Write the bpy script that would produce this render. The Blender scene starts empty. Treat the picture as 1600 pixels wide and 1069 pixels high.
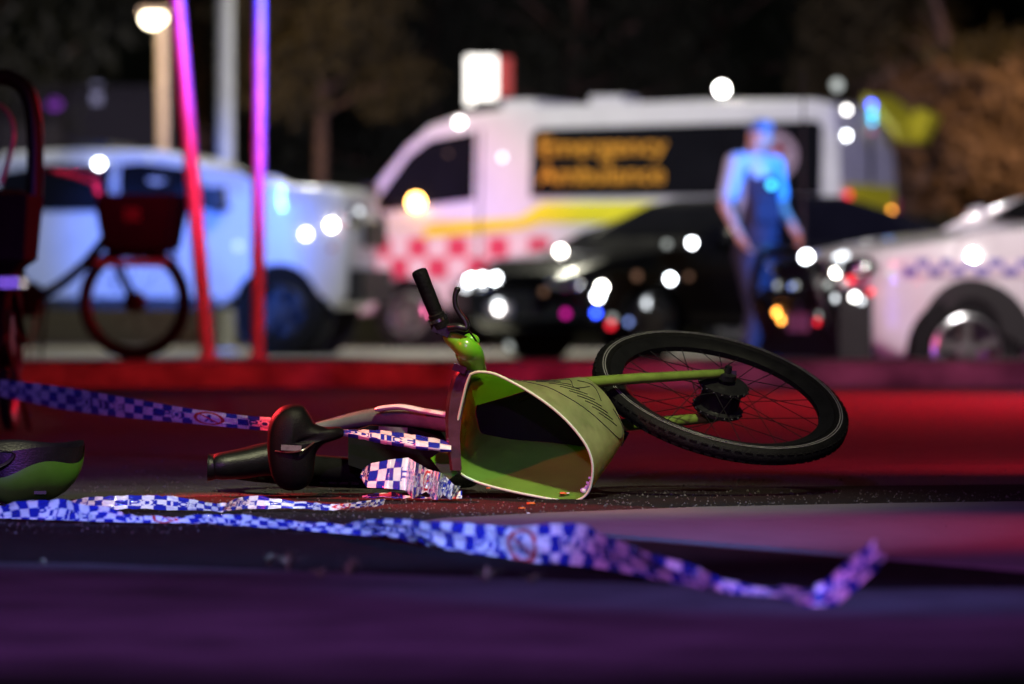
import bpy, bmesh, math, random
from mathutils import Vector, Matrix, noise
from mathutils.bvhtree import BVHTree
random.seed(7)
SC = bpy.context.scene
COL = SC.collection
R = math.radians

# ------------------------------------------------------------------ camera
CAM_H, FPX, PITCH = 0.52, 8889.0, math.atan(69.5/8889.0)
cam_d = bpy.data.cameras.new('camera'); cam = bpy.data.objects.new('camera', cam_d); COL.objects.link(cam)
cam.location = (0, 0, CAM_H); cam.rotation_euler = (R(90)-PITCH, 0, 0)
cam_d.sensor_width = 36; cam_d.lens = 200; cam_d.clip_end = 2000; cam_d.clip_start = 0.1
cam_d.dof.use_dof = True; cam_d.dof.focus_distance = 14.5; cam_d.dof.aperture_fstop = 3.6
SC.camera = cam
# ------------------------------------------------------------------ world and exposure (night)
w = bpy.data.worlds.new('World'); SC.world = w; w.use_nodes = True
nt = w.node_tree; sky = nt.nodes.new('ShaderNodeTexSky'); sky.sky_type = 'NISHITA'; sky.sun_disc = False
sky.sun_elevation = R(-2.5); sky.sun_rotation = R(150)
bgn = nt.nodes['Background']; nt.links.new(sky.outputs[0], bgn.inputs[0]); bgn.inputs[1].default_value = 0.12
SC.view_settings.view_transform = 'Standard'; SC.view_settings.look = 'None'
SC.view_settings.exposure = 0; SC.view_settings.gamma = 1
SC.cycles.use_denoising = True
SC.cycles.sample_clamp_indirect = 4
SC.cycles.caustics_reflective = False; SC.cycles.caustics_refractive = False

def light(name, kind, loc, tgt, power, col, angle=60, blend=.5, rad=.08):
    l = bpy.data.lights.new(name, kind); l.energy = power; l.color = col; l.shadow_soft_size = rad
    if kind == 'SPOT': l.spot_size = R(angle); l.spot_blend = blend
    o = bpy.data.objects.new(name, l); COL.objects.link(o); o.location = loc
    o.rotation_euler = (Vector(tgt)-Vector(loc)).to_track_quat('-Z', 'Y').to_euler()
    return o
RED, BLUE = (1, .03, .06), (.06, .10, 1)
# emergency beacons of the vehicles standing beside and behind the photographer, and of those at the kerb, plus an added fill
light('red_beacon_poles', 'SPOT', (1.5, 25, 3.2), (-1.88, 33.6, 1.6), 7500, (1, .02, .10), 12, .9)
light('red_beacon_kerb', 'SPOT', (3.2, 22, 3.4), (-.6, 32, .1), 4200, (1, .012, .02), 22, .8)
light('red_beacon_island', 'SPOT', (3.6, 32.8, 3.2), (1.0, 28.6, 0), 1700, (1, .012, .03), 68, .9)
light('red_beacon_right', 'SPOT', (2.5, 16.6, 1.25), (1.5, 18.6, 0), 420, (1, .015, .035), 112, .9)
light('red_beacon_slab', 'SPOT', (3.4, 12.6, 2.0), (.7, 12.5, 0), 560, (1, .03, .06), 48, 1.0)
light('red_beacon_near', 'SPOT', (-2.3, 16.9, 1.7), (-.52, 14.65, .12), 1700, (1, .03, .04), 16, .8, .08)
light('red_beacon_bunch', 'SPOT', (-2.6, 12.6, 1.6), (-.25, 14.4, .05), 420, (1, .03, .05), 19, .9, .06)
light('red_beacon_vehicles', 'SPOT', (2.4, 38, 4.0), (-1.0, 57, 1.2), 9000, (1, .12, .30), 10, .8)
light('red_beacon_fender', 'SPOT', (-1.2, 25, 3.0), (2.9, 35.6, .3), 1300, (1, .15, .30), 22, .7)
light('blue_beacon_camera', 'SPOT', (-1.3, 8.7, 3.0), (-.35, 12.1, 0), 1900, (.18, .34, 1), 35, .8, .04)
light('blue_beacon_right', 'SPOT', (1.9, 7.5, 2.6), (.42, 9.75, 0), 620, (.12, .30, 1), 21, .9, .04)
light('magenta_beacon_camera', 'SPOT', (-.6, 5.8, 2.7), (.05, 10.3, 0), 1000, (.66, .17, 1), 60, 1.0, .04)
light('blue_beacon_tape', 'SPOT', (-3.6, 6.0, 1.5), (-1.35, 17.5, .2), 2600, (.22, .12, 1), 15, .6, .06)
light('red_beacon_tape', 'SPOT', (-2.6, 7.0, 1.6), (-.95, 16.2, .2), 700, (1, .06, .35), 8, .7, .06)
light('blue_beacon_officer', 'SPOT', (5.4, 38.4, 2.2), (1.85, 41.8, 1.2), 4300, (.04, .26, 1), 29, .6, .06)
light('red_beacon_officer', 'SPOT', (-2.2, 35.5, 2.6), (1.6, 41.8, 1.1), 2300, (1, .50, .46), 20, .6, .06)
light('blue_beacon_ute', 'SPOT', (-6.2, 34, 2.2), (-2.8, 50, 1.1), 13000, (.05, .17, 1), 10, .8, .06)
light('fill_light_ute', 'SPOT', (1.5, 40, 8), (-2.4, 50, 1.3), 2600, (.90, .92, 1), 32, .8, .2)  # added unseen spot that whitens the ute
light('blue_beacon_poles', 'SPOT', (3.0, 30.6, 3.2), (-1.42, 34.8, 2.7), 15000, (.09, .07, 1), 38, 1.0, .06)
# street lamps over the road, with added fills among them
light('street_light_road', 'SPOT', (-1.5, 53, 8.5), (-.8, 52.5, 0), 2600, (1, .97, .76), 95, .6, .2)
light('street_light_vehicles', 'SPOT', (9.0, 34, 9.0), (1.6, 56, 1.3), 11500, (.62, .57, 1), 30, .6, .2)
light('fill_light_police', 'SPOT', (5.5, 30, 7.0), (3.4, 36.5, .8), 3300, (1, .95, .90), 34, .7, .2)  # added unseen spot, brings white light onto the police car
light('street_light_bike', 'SPOT', (1.2, 10.6, 5.6), (-.22, 14.5, .1), 2100, (1, 1, .60), 25, .9, .2)
light('street_light_trees', 'SPOT', (9, 66, 5), (6.2, 78, 1.8), 4600, (1, .60, .36), 26, .9, .3)
light('fill_light_trees', 'SPOT', (0, 68, 3), (0, 82, 5.5), 1800, (.70, .60, 1), 120, .8, .3)  # added violet wash with no real source, lifts the dark trees

# ------------------------------------------------------------------ helpers
def P(px, py, Y):
    """the point at depth Y metres seen at pixel (px, py) of the 1600 px wide photograph"""
    f = Vector((0, math.cos(PITCH), -math.sin(PITCH))); u = Vector((0, math.sin(PITCH), math.cos(PITCH)))
    d = f + Vector((1, 0, 0))*((px-800)/FPX) + u*((534.5-py)/FPX)
    return Vector((0, 0, CAM_H)) + d*(Y/d.y)
def G(px, py, z=0.0):
    """the point of the ground seen at a pixel"""
    Y = (CAM_H-z)*FPX/(py-465.0)
    p = P(px, py, Y); p.z = z; return p

def mat(name, col, rough=.5, metal=0., spec=.5, var=0., vscale=8., bump=0., bscale=60., coat=0., emit=None, estr=0., col2=None, trans=0., dirt=0.):
    m = bpy.data.materials.new(name); m.use_nodes = True; n = m.node_tree.nodes; L = m.node_tree.links
    b = n['Principled BSDF']; b.inputs['Roughness'].default_value = rough; b.inputs['Metallic'].default_value = metal
    b.inputs['Specular IOR Level'].default_value = spec; b.inputs['Coat Weight'].default_value = coat
    b.inputs['Coat Roughness'].default_value = .08
    b.inputs['Base Color'].default_value = (*col, 1); b.inputs['Transmission Weight'].default_value = trans
    tc = n.new('ShaderNodeTexCoord')
    if var > 0 or col2:
        no = n.new('ShaderNodeTexNoise'); no.inputs['Scale'].default_value = vscale; no.inputs['Detail'].default_value = 8
        no.inputs['Roughness'].default_value = .65
        L.new(tc.outputs['Object'], no.inputs['Vector'])
        r = n.new('ShaderNodeValToRGB'); r.color_ramp.elements[0].position = .3; r.color_ramp.elements[1].position = .7
        c2 = col2 if col2 else tuple(min(1, c*(1+var)) for c in col)
        c1 = col if col2 else tuple(c*(1-var) for c in col)
        r.color_ramp.elements[0].color = (*c1, 1); r.color_ramp.elements[1].color = (*c2, 1)
        L.new(no.outputs['Fac'], r.inputs['Fac']); L.new(r.outputs['Color'], b.inputs['Base Color'])
        mr = n.new('ShaderNodeMapRange'); mr.inputs['To Min'].default_value = max(.05, rough-.08); mr.inputs['To Max'].default_value = min(1, rough+.1)
        L.new(no.outputs['Fac'], mr.inputs['Value']); L.new(mr.outputs[0], b.inputs['Roughness'])
    if bump > 0:
        nb = n.new('ShaderNodeTexNoise'); nb.inputs['Scale'].default_value = bscale; nb.inputs['Detail'].default_value = 6
        L.new(tc.outputs['Object'], nb.inputs['Vector'])
        bp = n.new('ShaderNodeBump'); bp.inputs['Strength'].default_value = bump; bp.inputs['Distance'].default_value = .01
        L.new(nb.outputs['Fac'], bp.inputs['Height']); L.new(bp.outputs['Normal'], b.inputs['Normal'])
    if emit:
        b.inputs['Emission Color'].default_value = (*emit, 1); b.inputs['Emission Strength'].default_value = estr
    return m

class MB:
    def __init__(s): s.v = []; s.f = []; s.mi = []
    def add(s, vs, fs, mi=0):
        o = len(s.v); s.v += [Vector(v) for v in vs]; s.f += [tuple(i+o for i in f) for f in fs]; s.mi += [mi]*len(fs); return s
    def box(s, c, size, rot=None, mi=0):
        c = Vector(c); hx, hy, hz = (a/2 for a in size); M = rot if rot else Matrix.Identity(3)
        vs = [c+M@Vector((x*hx, y*hy, z*hz)) for x in (-1, 1) for y in (-1, 1) for z in (-1, 1)]
        return s.add(vs, [(0, 1, 3, 2), (4, 6, 7, 5), (0, 4, 5, 1), (2, 3, 7, 6), (0, 2, 6, 4), (1, 5, 7, 3)], mi)
    def loft(s, rings, cap=True, closed=True, mi=0):
        n = len(rings[0]); vs = [p for r in rings for p in r]; fs = []
        for i in range(len(rings)-1):
            for j in range(n if closed else n-1):
                a = i*n+j; b = i*n+(j+1) % n; fs.append((a, b, b+n, a+n))
        if cap and closed:
            fs.append(tuple(reversed(range(n)))); fs.append(tuple(range((len(rings)-1)*n, len(rings)*n)))
        return s.add(vs, fs, mi)
    def tube(s, pts, rad, n=10, cap=True, mi=0, flat=1., up=None):
        pts = [Vector(p) for p in pts]; rad = rad if isinstance(rad, (list, tuple)) else [rad]*len(pts)
        rings = []; prev = Vector(up) if up else None
        for i, p in enumerate(pts):
            t = (pts[min(i+1, len(pts)-1)]-pts[max(i-1, 0)]).normalized()
            if prev is None: prev = Vector((0, 0, 1)) if abs(t.z) < .9 else Vector((1, 0, 0))
            a = (prev-t*prev.dot(t)).normalized(); b = t.cross(a); prev = a
            rings.append([p+(a*math.cos(k*2*math.pi/n)*flat+b*math.sin(k*2*math.pi/n))*rad[i] for k in range(n)])
        return s.loft(rings, cap, True, mi)
    def lathe(s, c, axis, prof, n=32, closed=False, mi=0):
        """prof: list of (radius, height along axis)"""
        c = Vector(c); ax = Vector(axis).normalized(); a = ax.orthogonal().normalized(); b = ax.cross(a)
        rings = [[c+ax*h+(a*math.cos(2*math.pi*k/n)+b*math.sin(2*math.pi*k/n))*r for r, h in prof] for k in range(n)]
        m = len(prof); vs = [p for r in rings for p in r]; fs = []
        for k in range(n):
            for j in range(m if closed else m-1):
                a0 = k*m+j; a1 = k*m+(j+1) % m; b0 = ((k+1) % n)*m+j; b1 = ((k+1) % n)*m+(j+1) % m
                fs.append((a0, b0, b1, a1))
        return s.add(vs, fs, mi)
    def torus(s, c, axis, Rr, r, n=48, m=12, flat=1.):
        return s.lathe(c, axis, [(Rr+r*math.cos(2*math.pi*j/m), r*flat*math.sin(2*math.pi*j/m)) for j in range(m)], n, True)
    def ell(s, c, rad, n=14, m=9, rot=None, mi=0):
        c = Vector(c); M = rot if rot else Matrix.Identity(3); rings = []
        rad = rad if isinstance(rad, (tuple, list)) else (rad,)*3
        for i in range(m+1):
            th = math.pi*(.002+.996*i/m)
            rings.append([c+M@Vector((rad[0]*math.sin(th)*math.cos(2*math.pi*k/n), rad[1]*math.sin(th)*math.sin(2*math.pi*k/n), rad[2]*math.cos(th))) for k in range(n)])
        return s.loft(rings, True, True, mi)
    def capsule(s, a, b, ra, rb, n=14):
        a = Vector(a); b = Vector(b); d = (b-a); L = d.length; t = d.normalized()
        pts = []; rr = []
        for k in range(6):
            th = math.pi/2*(1-k/5.)*.98; pts.append(a-t*ra*math.sin(th)); rr.append(ra*math.cos(th))
        for k in range(6):
            th = math.pi/2*(k/5.)*.98; pts.append(b+t*rb*math.sin(th)); rr.append(rb*math.cos(th))
        return s.tube(pts, rr, n)
    def bevel(s, wd, seg=2, ang=30):
        bm = s.bm(); es = [e for e in bm.edges if len(e.link_faces) == 2 and e.calc_face_angle(0) > R(ang)]
        bmesh.ops.bevel(bm, geom=es, offset=wd, segments=seg, affect='EDGES', profile=.5, clamp_overlap=True)
        s.load(bm); return s
    def bm(s):
        bm = bmesh.new(); vs = [bm.verts.new(v) for v in s.v]
        for f, m in zip(s.f, s.mi):
            try: fc = bm.faces.new([vs[i] for i in f]); fc.material_index = m
            except ValueError: pass
        return bm
    def load(s, bm):
        bm.verts.index_update(); s.v = [v.co.copy() for v in bm.verts]; s.f = [tuple(v.index for v in f.verts) for f in bm.faces]; s.mi = [f.material_index for f in bm.faces]; bm.free()

def top(o):
    while o.parent: o = o.parent
    return o
def obj(name, mb, m, parent=None, world=False, smooth=True, ang=40):
    me = bpy.data.meshes.new(name)
    off = top(parent).location if (world and parent) else Vector((0, 0, 0))
    me.from_pydata([tuple(v-off) for v in mb.v], [], mb.f)
    for x in (m if isinstance(m, (list, tuple)) else [m]): me.materials.append(x)
    me.polygons.foreach_set('material_index', mb.mi)
    bm = bmesh.new(); bm.from_mesh(me); bmesh.ops.recalc_face_normals(bm, faces=bm.faces); bm.to_mesh(me); bm.free()
    if smooth:
        me.polygons.foreach_set('use_smooth', [True]*len(me.polygons)); me.set_sharp_from_angle(angle=R(ang))
    o = bpy.data.objects.new(name, me); COL.objects.link(o); o.parent = parent
    return o
def tag(o, label=None, cat=None, group=None, kind=None):
    for k, v in (('label', label), ('category', cat), ('group', group), ('kind', kind)):
        if v: o[k] = v
    return o
def thing(name, label, cat, loc=(0, 0, 0), rz=0, group=None):
    o = bpy.data.objects.new(name, None); COL.objects.link(o); o.location = loc; o.rotation_euler = (0, 0, rz); o.empty_display_size = .1
    return tag(o, label, cat, group)
def crom(pts, n):
    out = []; q = [pts[0]]+list(pts)+[pts[-1]]
    for i in range(1, len(q)-2):
        p0, p1, p2, p3 = (Vector(v) for v in q[i-1:i+3])
        for k in range(n):
            t = k/n; out.append(.5*((2*p1)+(p2-p0)*t+(2*p0-5*p1+4*p2-p3)*t*t+(3*p1-p0-3*p2+p3)*t**3))
    out.append(Vector(pts[-1])); return out

# ------------------------------------------------------------------ materials
M = {}
M['asphalt'] = mat('asphalt', (.045, .044, .045), .72, var=.65, vscale=3.5, bump=.9, bscale=170)
M['asphalt_edge'] = mat('asphalt_edge', (.013, .010, .010), .9, spec=.12, var=.6, vscale=40, bump=1., bscale=120)
M['concrete'] = mat('concrete', (.105, .085, .085), .8, var=.16, vscale=9, bump=.35, bscale=90)
M['footpath'] = mat('footpath_asphalt', (.026, .024, .026), .85, var=.9, vscale=3.0, bump=1., bscale=22)
M['soil'] = mat('soil', (.0085, .005, .005), .95, spec=.05, var=.6, vscale=20, bump=1., bscale=50)
M['kerb'] = mat('kerb_stone', (.19, .15, .14), .85, var=.85, vscale=2.6, bump=.8, bscale=14)
M['grass'] = mat('grass_bank', (.06, .075, .03), .9, var=.4, vscale=1.2, bump=.8, bscale=9)
M['black_plastic'] = mat('black_plastic', (.0055, .0055, .006), .38, spec=.3, var=.25, vscale=30, bump=.12, bscale=220)
M['saddle'] = mat('saddle_vinyl', (.0032, .0032, .0036), .5, spec=.12, var=.2, vscale=20, bump=.15, bscale=300)
M['rubber'] = mat('rubber', (.0045, .0045, .0045), .6, spec=.12, var=.4, vscale=25, bump=.3, bscale=150)
M['alloy'] = mat('alloy', (.45, .45, .47), .28, .9, var=.15, vscale=30)
M['dark_metal'] = mat('dark_metal', (.03, .03, .032), .35, .7, var=.3, vscale=40)
M['green'] = mat('green_paint', (.13, .42, .015), .30, var=.14, vscale=12, coat=.5, bump=.03, bscale=60)
M['green_dull'] = mat('green_tube', (.13, .20, .03), .38, var=.22, vscale=25, coat=.3)
def translucent(m, k):
    n = m.node_tree.nodes; l = m.node_tree.links; b = n['Principled BSDF']; o = n['Material Output']; t = n.new('ShaderNodeBsdfTranslucent'); x = n.new('ShaderNodeMixShader'); x.inputs[0].default_value = k
    t.inputs[0].default_value = (.45, .75, .12, 1); l.new(b.outputs[0], x.inputs[1]); l.new(t.outputs[0], x.inputs[2]); l.new(x.outputs[0], o.inputs[0]); return m
M['basket'] = mat('basket_plastic', (.34, .34, .16), .30, var=.30, vscale=22, coat=.6, bump=.10, bscale=45)
M['basket_in'] = mat('basket_inside', (.16, .32, .05), .45, var=.25, vscale=9, bump=.08, bscale=60)
translucent(M['basket'], .42); translucent(M['basket_in'], .5)
M['rim_lip'] = mat('basket_lip', (.55, .66, .45), .4, var=.1, vscale=40)
M['head_grey'] = mat('head_plastic', (.05, .022, .022), .2, var=.35, vscale=30, coat=.4, bump=.1, bscale=50)
M['frame_grey'] = mat('frame_grey', (.17, .165, .16), .22, var=.25, vscale=14, coat=.5)
M['matte_black'] = mat('matte_black', (.006, .006, .007), .8, spec=.06, var=.3, vscale=30)
M['helmet'] = mat('helmet_shell', (.05, .17, .012), .35, var=.12, vscale=12, coat=.3)
M['ink'] = mat('marker_ink', (.02, .02, .016), .6)
M['sticker'] = mat('sticker', (.5, .5, .48), .5, var=.2, vscale=60)
M['reflective'] = mat('reflective_line', (.22, .22, .22), .45)
M['label_grey'] = mat('label_grey', (.10, .11, .11), .6, var=.3, vscale=90)
M['orange'] = mat('orange_shard', (.75, .17, .03), .35, var=.2, vscale=80)
M['white_bit'] = mat('white_shard', (.7, .68, .62), .5)
M['weed'] = mat('weed_leaf', (.16, .20, .09), .6, var=.4, vscale=40)
M['white_paint'] = mat('white_paint', (.74, .74, .76), .28, var=.06, vscale=4, coat=.6)
M['black_paint'] = mat('black_paint', (.012, .012, .014), .22, var=.2, vscale=5, coat=.7)
M['trim'] = mat('black_trim', (.018, .018, .019), .5, var=.2, vscale=20)
M['glass'] = mat('dark_glass', (.008, .008, .011), .12, spec=.15, var=.2, vscale=3)
M['tyre'] = mat('tyre', (.010, .010, .011), .8, spec=.15, var=.3, vscale=20)
M['chrome'] = mat('chrome', (.75, .75, .77), .15, 1., var=.08, vscale=20)
M['yellow'] = mat('hivis_yellow', (.85, .80, .03), .45, var=.06, vscale=10)
M['red_check'] = mat('red_check', (.66, .07, .15), .4, var=.08, vscale=10)
M['white_check'] = mat('white_check', (.80, .74, .80), .4, var=.05, vscale=10)
M['blue_check'] = mat('blue_check', (.20, .18, .50), .4, var=.1, vscale=10)
M['amber_text'] = mat('amber_lettering', (.80, .36, .03), .5, var=.08, vscale=10)
M['emblem'] = mat('emblem_pale', (.42, .30, .40), .5, var=.2, vscale=12)
M['emblem_red'] = mat('emblem_red', (.45, .05, .09), .5)
M['galv'] = mat('galvanised_steel', (.42, .43, .45), .42, .35, var=.18, vscale=10)
M['pale_pole'] = mat('pale_pole', (.60, .61, .58), .5, var=.12, vscale=8)
M['tan_pole'] = mat('tan_pole', (.50, .42, .33), .6, var=.15, vscale=6)
M['skin'] = mat('skin', (.50, .30, .22), .5, var=.08, vscale=30)
M['shirt'] = mat('shirt_cloth', (.38, .52, .70), .85, var=.12, vscale=25, bump=.3, bscale=30)
M['navy'] = mat('navy_cloth', (.014, .016, .045), .8, var=.25, vscale=25, bump=.3, bscale=30)
M['cap'] = mat('cap_cloth', (.10, .20, .34), .85, var=.15, vscale=25)
M['hair'] = mat('hair_brown', (.05, .03, .02), .6, var=.3, vscale=60)
M['boot'] = mat('boot_leather', (.012, .012, .013), .4, var=.2, vscale=30)
M['bark'] = mat('bark', (.16, .10, .065), .9, var=.4, vscale=5, bump=1., bscale=12)
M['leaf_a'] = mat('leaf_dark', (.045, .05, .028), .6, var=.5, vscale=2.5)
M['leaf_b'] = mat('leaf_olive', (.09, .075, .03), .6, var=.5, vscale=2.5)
M['wall'] = mat('rendered_wall', (.022, .022, .026), .9, var=.2, vscale=2, bump=.3, bscale=20)
def em(name, col, s): return mat(name, (.05, .05, .05), .4, emit=col, estr=s)
M['lamp_glint_white'] = em('lit_white', (1, .98, .95), 26)  # glow materials from here serve lamps and painted glints
WHITES = [em('lit_white_warm', (1, .95, .86), 34), em('lit_white_cool', (.92, .96, 1), 24), em('lit_white_faint', (1, .97, .92), 13)]
M['lamp_glint_soft'] = em('lit_soft', (.9, .95, 1), 3.2)
M['lamp_glint_dim'] = em('lit_dim', (.8, .86, .82), .9)
M['lamp_amber'] = em('lit_amber', (1, .36, .05), 11)
M['lamp_orange'] = em('lit_orange', (1, .5, .12), 26)
M['lamp_blue'] = em('lit_blue', (.03, .08, 1), 12)
M['lamp_glint_cyan'] = em('lit_cyan', (.06, .62, 1), 5)
M['lamp_red'] = em('lit_red', (1, .02, .04), 2.5)
M['lamp_magenta'] = em('lit_magenta', (.7, .01, .35), 1.8)
M['lamp_glint_sky'] = em('lit_sky', (.3, .42, 1), 2.2)
M['glint_brown'] = em('lit_brown', (.5, .25, .15), .45)
M['sign_face'] = em('lit_sign', (1, .95, .88), 3.0)
M['sign_red'] = em('lit_sign_red', (.9, .10, .07), .55)
M['lamp_street'] = em('lit_street', (1, .86, .6), 14)

# ------------------------------------------------------------------ the setting
def sheet(name, rows, xs, m, kind='structure', wob=None):
    mb = MB(); n = len(xs)
    vs = [Vector((x, y, z + (wob(x, y) if wob else 0))) for y, z in rows for x in xs]
    fs = [(i*n+j, i*n+j+1, (i+1)*n+j+1, (i+1)*n+j) for i in range(len(rows)-1) for j in range(n-1)]
    return tag(obj(name, mb.add(vs, fs), m), kind=kind)
xs = [-60, -30, -15, -8, -4, -2, 0, 2, 4, 8, 15, 30, 60]
sheet('road', [(-25, 0), (0, 0), (15, 0), (34.3, 0), (34.62, -.2), (37.6, -.2), (41, 0), (63, 0)], xs, M['asphalt'])
M['lane'] = mat('lane_lit_tone', (.27, .26, .23), .8, var=.2, vscale=1.5, bump=.3, bscale=30)  # road made paler here: the lamplight on it is put into the colour
sheet('far_lane_lit', [(42, .005), (50, .005), (62.5, .005)], [-20, -8, 0, 8, 20], M['lane'])
sheet('ground', [(-900, -.5), (70, -.5), (1500, -.5)], [-900, 0, 900], M['grass'])
def hillwob(x, y): return .25*noise.noise(Vector((x*.25, y*.25, 1)))
hx = [i*1.5 for i in range(-30, 31)]
sheet('grass_bank', [(62.9, .02), (64, .05), (67, .5), (70, 1.0), (74, 1.5), (78, 1.9), (84, 2.2), (92, 3.4), (102, 7), (120, 16), (150, 30), (200, 40)], hx, M['grass'],
      wob=lambda x, y: hillwob(x, y) if y > 64 else 0)
def slab(name, pts, z0, z1, m, bev=.006):
    mb = MB(); n = len(pts)
    vs = [Vector((p.x, p.y, z1)) for p in pts]+[Vector((p.x, p.y, z0)) for p in pts]
    fs = [tuple(range(n))]+[(i, i+n, (i+1) % n+n, (i+1) % n) for i in range(n)]
    mb.add(vs, fs); o = tag(obj(name, mb, m, smooth=False), kind='structure'); return o
def V2(x, y): return Vector((x, y, 0))
slab('gutter_strip', [G(-900, 800), G(-100, 786), G(500, 774), G(1000, 764), G(2300, 752), G(2300, 830), G(-900, 850)], -.05, .003, M['asphalt_edge'])
slab('concrete_crossover', [G(640, 822), G(690, 815), G(850, 806.5), G(1100, 797), G(1400, 791), G(1700, 787), G(2600, 780), G(2600, 960), G(1700, 904), G(1600, 895), G(1300, 868), G(950, 840), G(800, 826)], -.05, .008, M['concrete'])
slab('soil_verge', [G(-1500, 824), G(0, 826), G(420, 828), G(640, 827), G(950, 846), G(1300, 874), G(1700, 908), G(2600, 980), G(2600, 1010), G(-1500, 920)], -.05, .0055, M['soil'])
fp = [G(-1500, 858), G(-300, 882), G(0, 888), G(150, 890), G(230, 894), G(400, 899), G(600, 907), G(800, 914), G(1000, 922), G(1250, 931), G(1600, 928), G(2600, 935)]
slab('footpath', fp+[V2(14, -20), V2(-14, -20)], -.05, .011, M['footpath'])
mb = MB()
prof = [(32.98, -.06), (33.0, .0), (33.03, .125), (33.06, .145), (33.1, .15), (34.5, .15), (34.58, .14), (34.62, .12), (34.66, -.25)]
rings = []
for i in range(0, 161):
    x = -40+i*.5
    rings.append([Vector((x, y+.012*noise.noise(Vector((x*1.3, y*3, 0))), z+(.012*noise.noise(Vector((x*1.7, z*9, 4))) if z > .01 else 0))) for y, z in prof])
mb.loft(rings, False, False); tag(obj('traffic_island', mb, M['kerb']), kind='structure')

# ------------------------------------------------------------------ bicycle wheels
def bike_wheel(parent, name, c, ax, Rr=.348, tr=.025, label=None, world=True, spokes=32, hub_r=.045, hub_w=.06):
    c = Vector(c); ax = Vector(ax).normalized(); a = ax.orthogonal().normalized(); b = ax.cross(a)
    mb = MB(); Rm = Rr-tr
    prof = []
    for j in range(20):
        t = 2*math.pi*j/20; r = tr*(1+.05*(abs(math.cos(t)) < .5)); prof.append((Rm+r*math.cos(t), r*.95*math.sin(t)))
    mb.lathe(c, ax, prof, 72, True)
    for k in range(72):                                   # tread blocks
        for sgn in (-1, 1):
            th = 2*math.pi*(k+.25*sgn)/72; d = a*math.cos(th)+b*math.sin(th)
            rot = Matrix((d, ax.cross(d), ax)).transposed()
            mb.box(c+d*(Rr-.0058)+ax*.009*sgn, (.0075, .020, .012), rot)
    tyre = obj(name, mb, M['rubber'], parent, world)
    mb = MB().lathe(c, ax, [(Rm+tr*math.cos(t)*.0+.004, s_*tr*.93) for t, s_ in ((0, 1),)]+[(Rm-.004, tr*.955), (Rm-.004, tr*.985), (Rm+.004, tr*.985)], 72, True)
    obj('reflective_band', mb, M['reflective'], tyre, world)
    ri = Rm-tr
    mb = MB().lathe(c, ax, [(ri+.010, .017), (ri+.006, .021), (ri-.008, .018), (ri-.030, .007), (ri-.030, -.007), (ri-.008, -.018), (ri+.006, -.021), (ri+.010, -.017)], 72, True)
    obj('rim', mb, M['black_plastic'], tyre, world)
    mb = MB()
    for k in range(spokes):
        th = 2*math.pi*k/spokes; sg = 1 if k % 2 else -1; off = (.62 if (k//2) % 2 else -.62)
        p0 = c+(a*math.cos(th+off)+b*math.sin(th+off))*hub_r*.95+ax*sg*hub_w*.42
        p1 = c+(a*math.cos(th)+b*math.sin(th))*(ri-.028)
        mb.tube([p0, p1], .0013, 5)
    obj('spokes', mb, M['dark_metal'], tyre, world)
    mb = MB().lathe(c, ax, [(.001, -hub_w*.75), (.012, -hub_w*.75), (.014, -hub_w*.55), (hub_r*.75, -hub_w*.52), (hub_r, -hub_w*.46), (hub_r, -hub_w*.34), (hub_r*.82, -hub_w*.28), (hub_r*.80, hub_w*.28), (hub_r, hub_w*.34), (hub_r, hub_w*.46), (hub_r*.75, hub_w*.52), (.014, hub_w*.55), (.012, hub_w*.75), (.001, hub_w*.75)], 36)
    for k in range(18):
        th = 2*math.pi*k/18; d = a*math.cos(th)+b*math.sin(th)
        for s_ in (-1, 1): mb.ell(c+d*hub_r+ax*s_*hub_w*.40, (.0045, .0045, .0045), 8, 5)
    obj('hub', mb, M['dark_metal'], tyre, world)
    return tyre

# ------------------------------------------------------------------ the fallen bike
bike = thing('rental_bike', 'green rental e-bike lying on its side on the road, basket facing the camera', 'bicycle', G(760, 765))
def W(name, mb, m, parent=bike, **k): return obj(name, mb, m, parent, True, **k)
WC, WN = P(1126, 620, 15.05), Vector((.225, -.405, .885)).normalized()
fw = bike_wheel(bike, 'front_wheel', WC, WN, hub_r=.066, hub_w=.085)
# hub motor cogs and axle nut
hub_top = WC+WN*.062
mb = MB().lathe(hub_top, WN, [(.001, .03), (.009, .03), (.011, .012), (.026, .010), (.028, -.004)], 14)
mb.box(hub_top+Vector((.012, 0, .008)), (.03, .012, .012))
W('axle_nut', mb, M['dark_metal'], fw)
# fork
fa = P(895, 600, 14.78); fb = hub_top+WN*.004
mb = MB(); path = crom([fa, fa.lerp(fb, .4)+Vector((0, 0, .004)), fa.lerp(fb, .86)+Vector((0, 0, .004)), fb+Vector((-.012, 0, .004))], 8)
mb.tube(path, [.0175-.0055*i/(len(path)-1) for i in range(len(path))], 14, flat=.9)
mb.box(fb+Vector((-.008, 0, .0)), (.035, .012, .02)); W('fork_leg', mb, M['green_dull'])
hb = WC-WN*.062; fa2 = P(930, 668, 14.92)
mb = MB(); path = crom([fa2, fa2.lerp(hb, .45), fa2.lerp(hb, .9), hb], 8)
mb.tube(path, [.0175-.005*i/(len(path)-1) for i in range(len(path))], 14); mb.box(hb, (.03, .012, .018)); W('fork_leg', mb, M['green_dull'])
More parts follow.
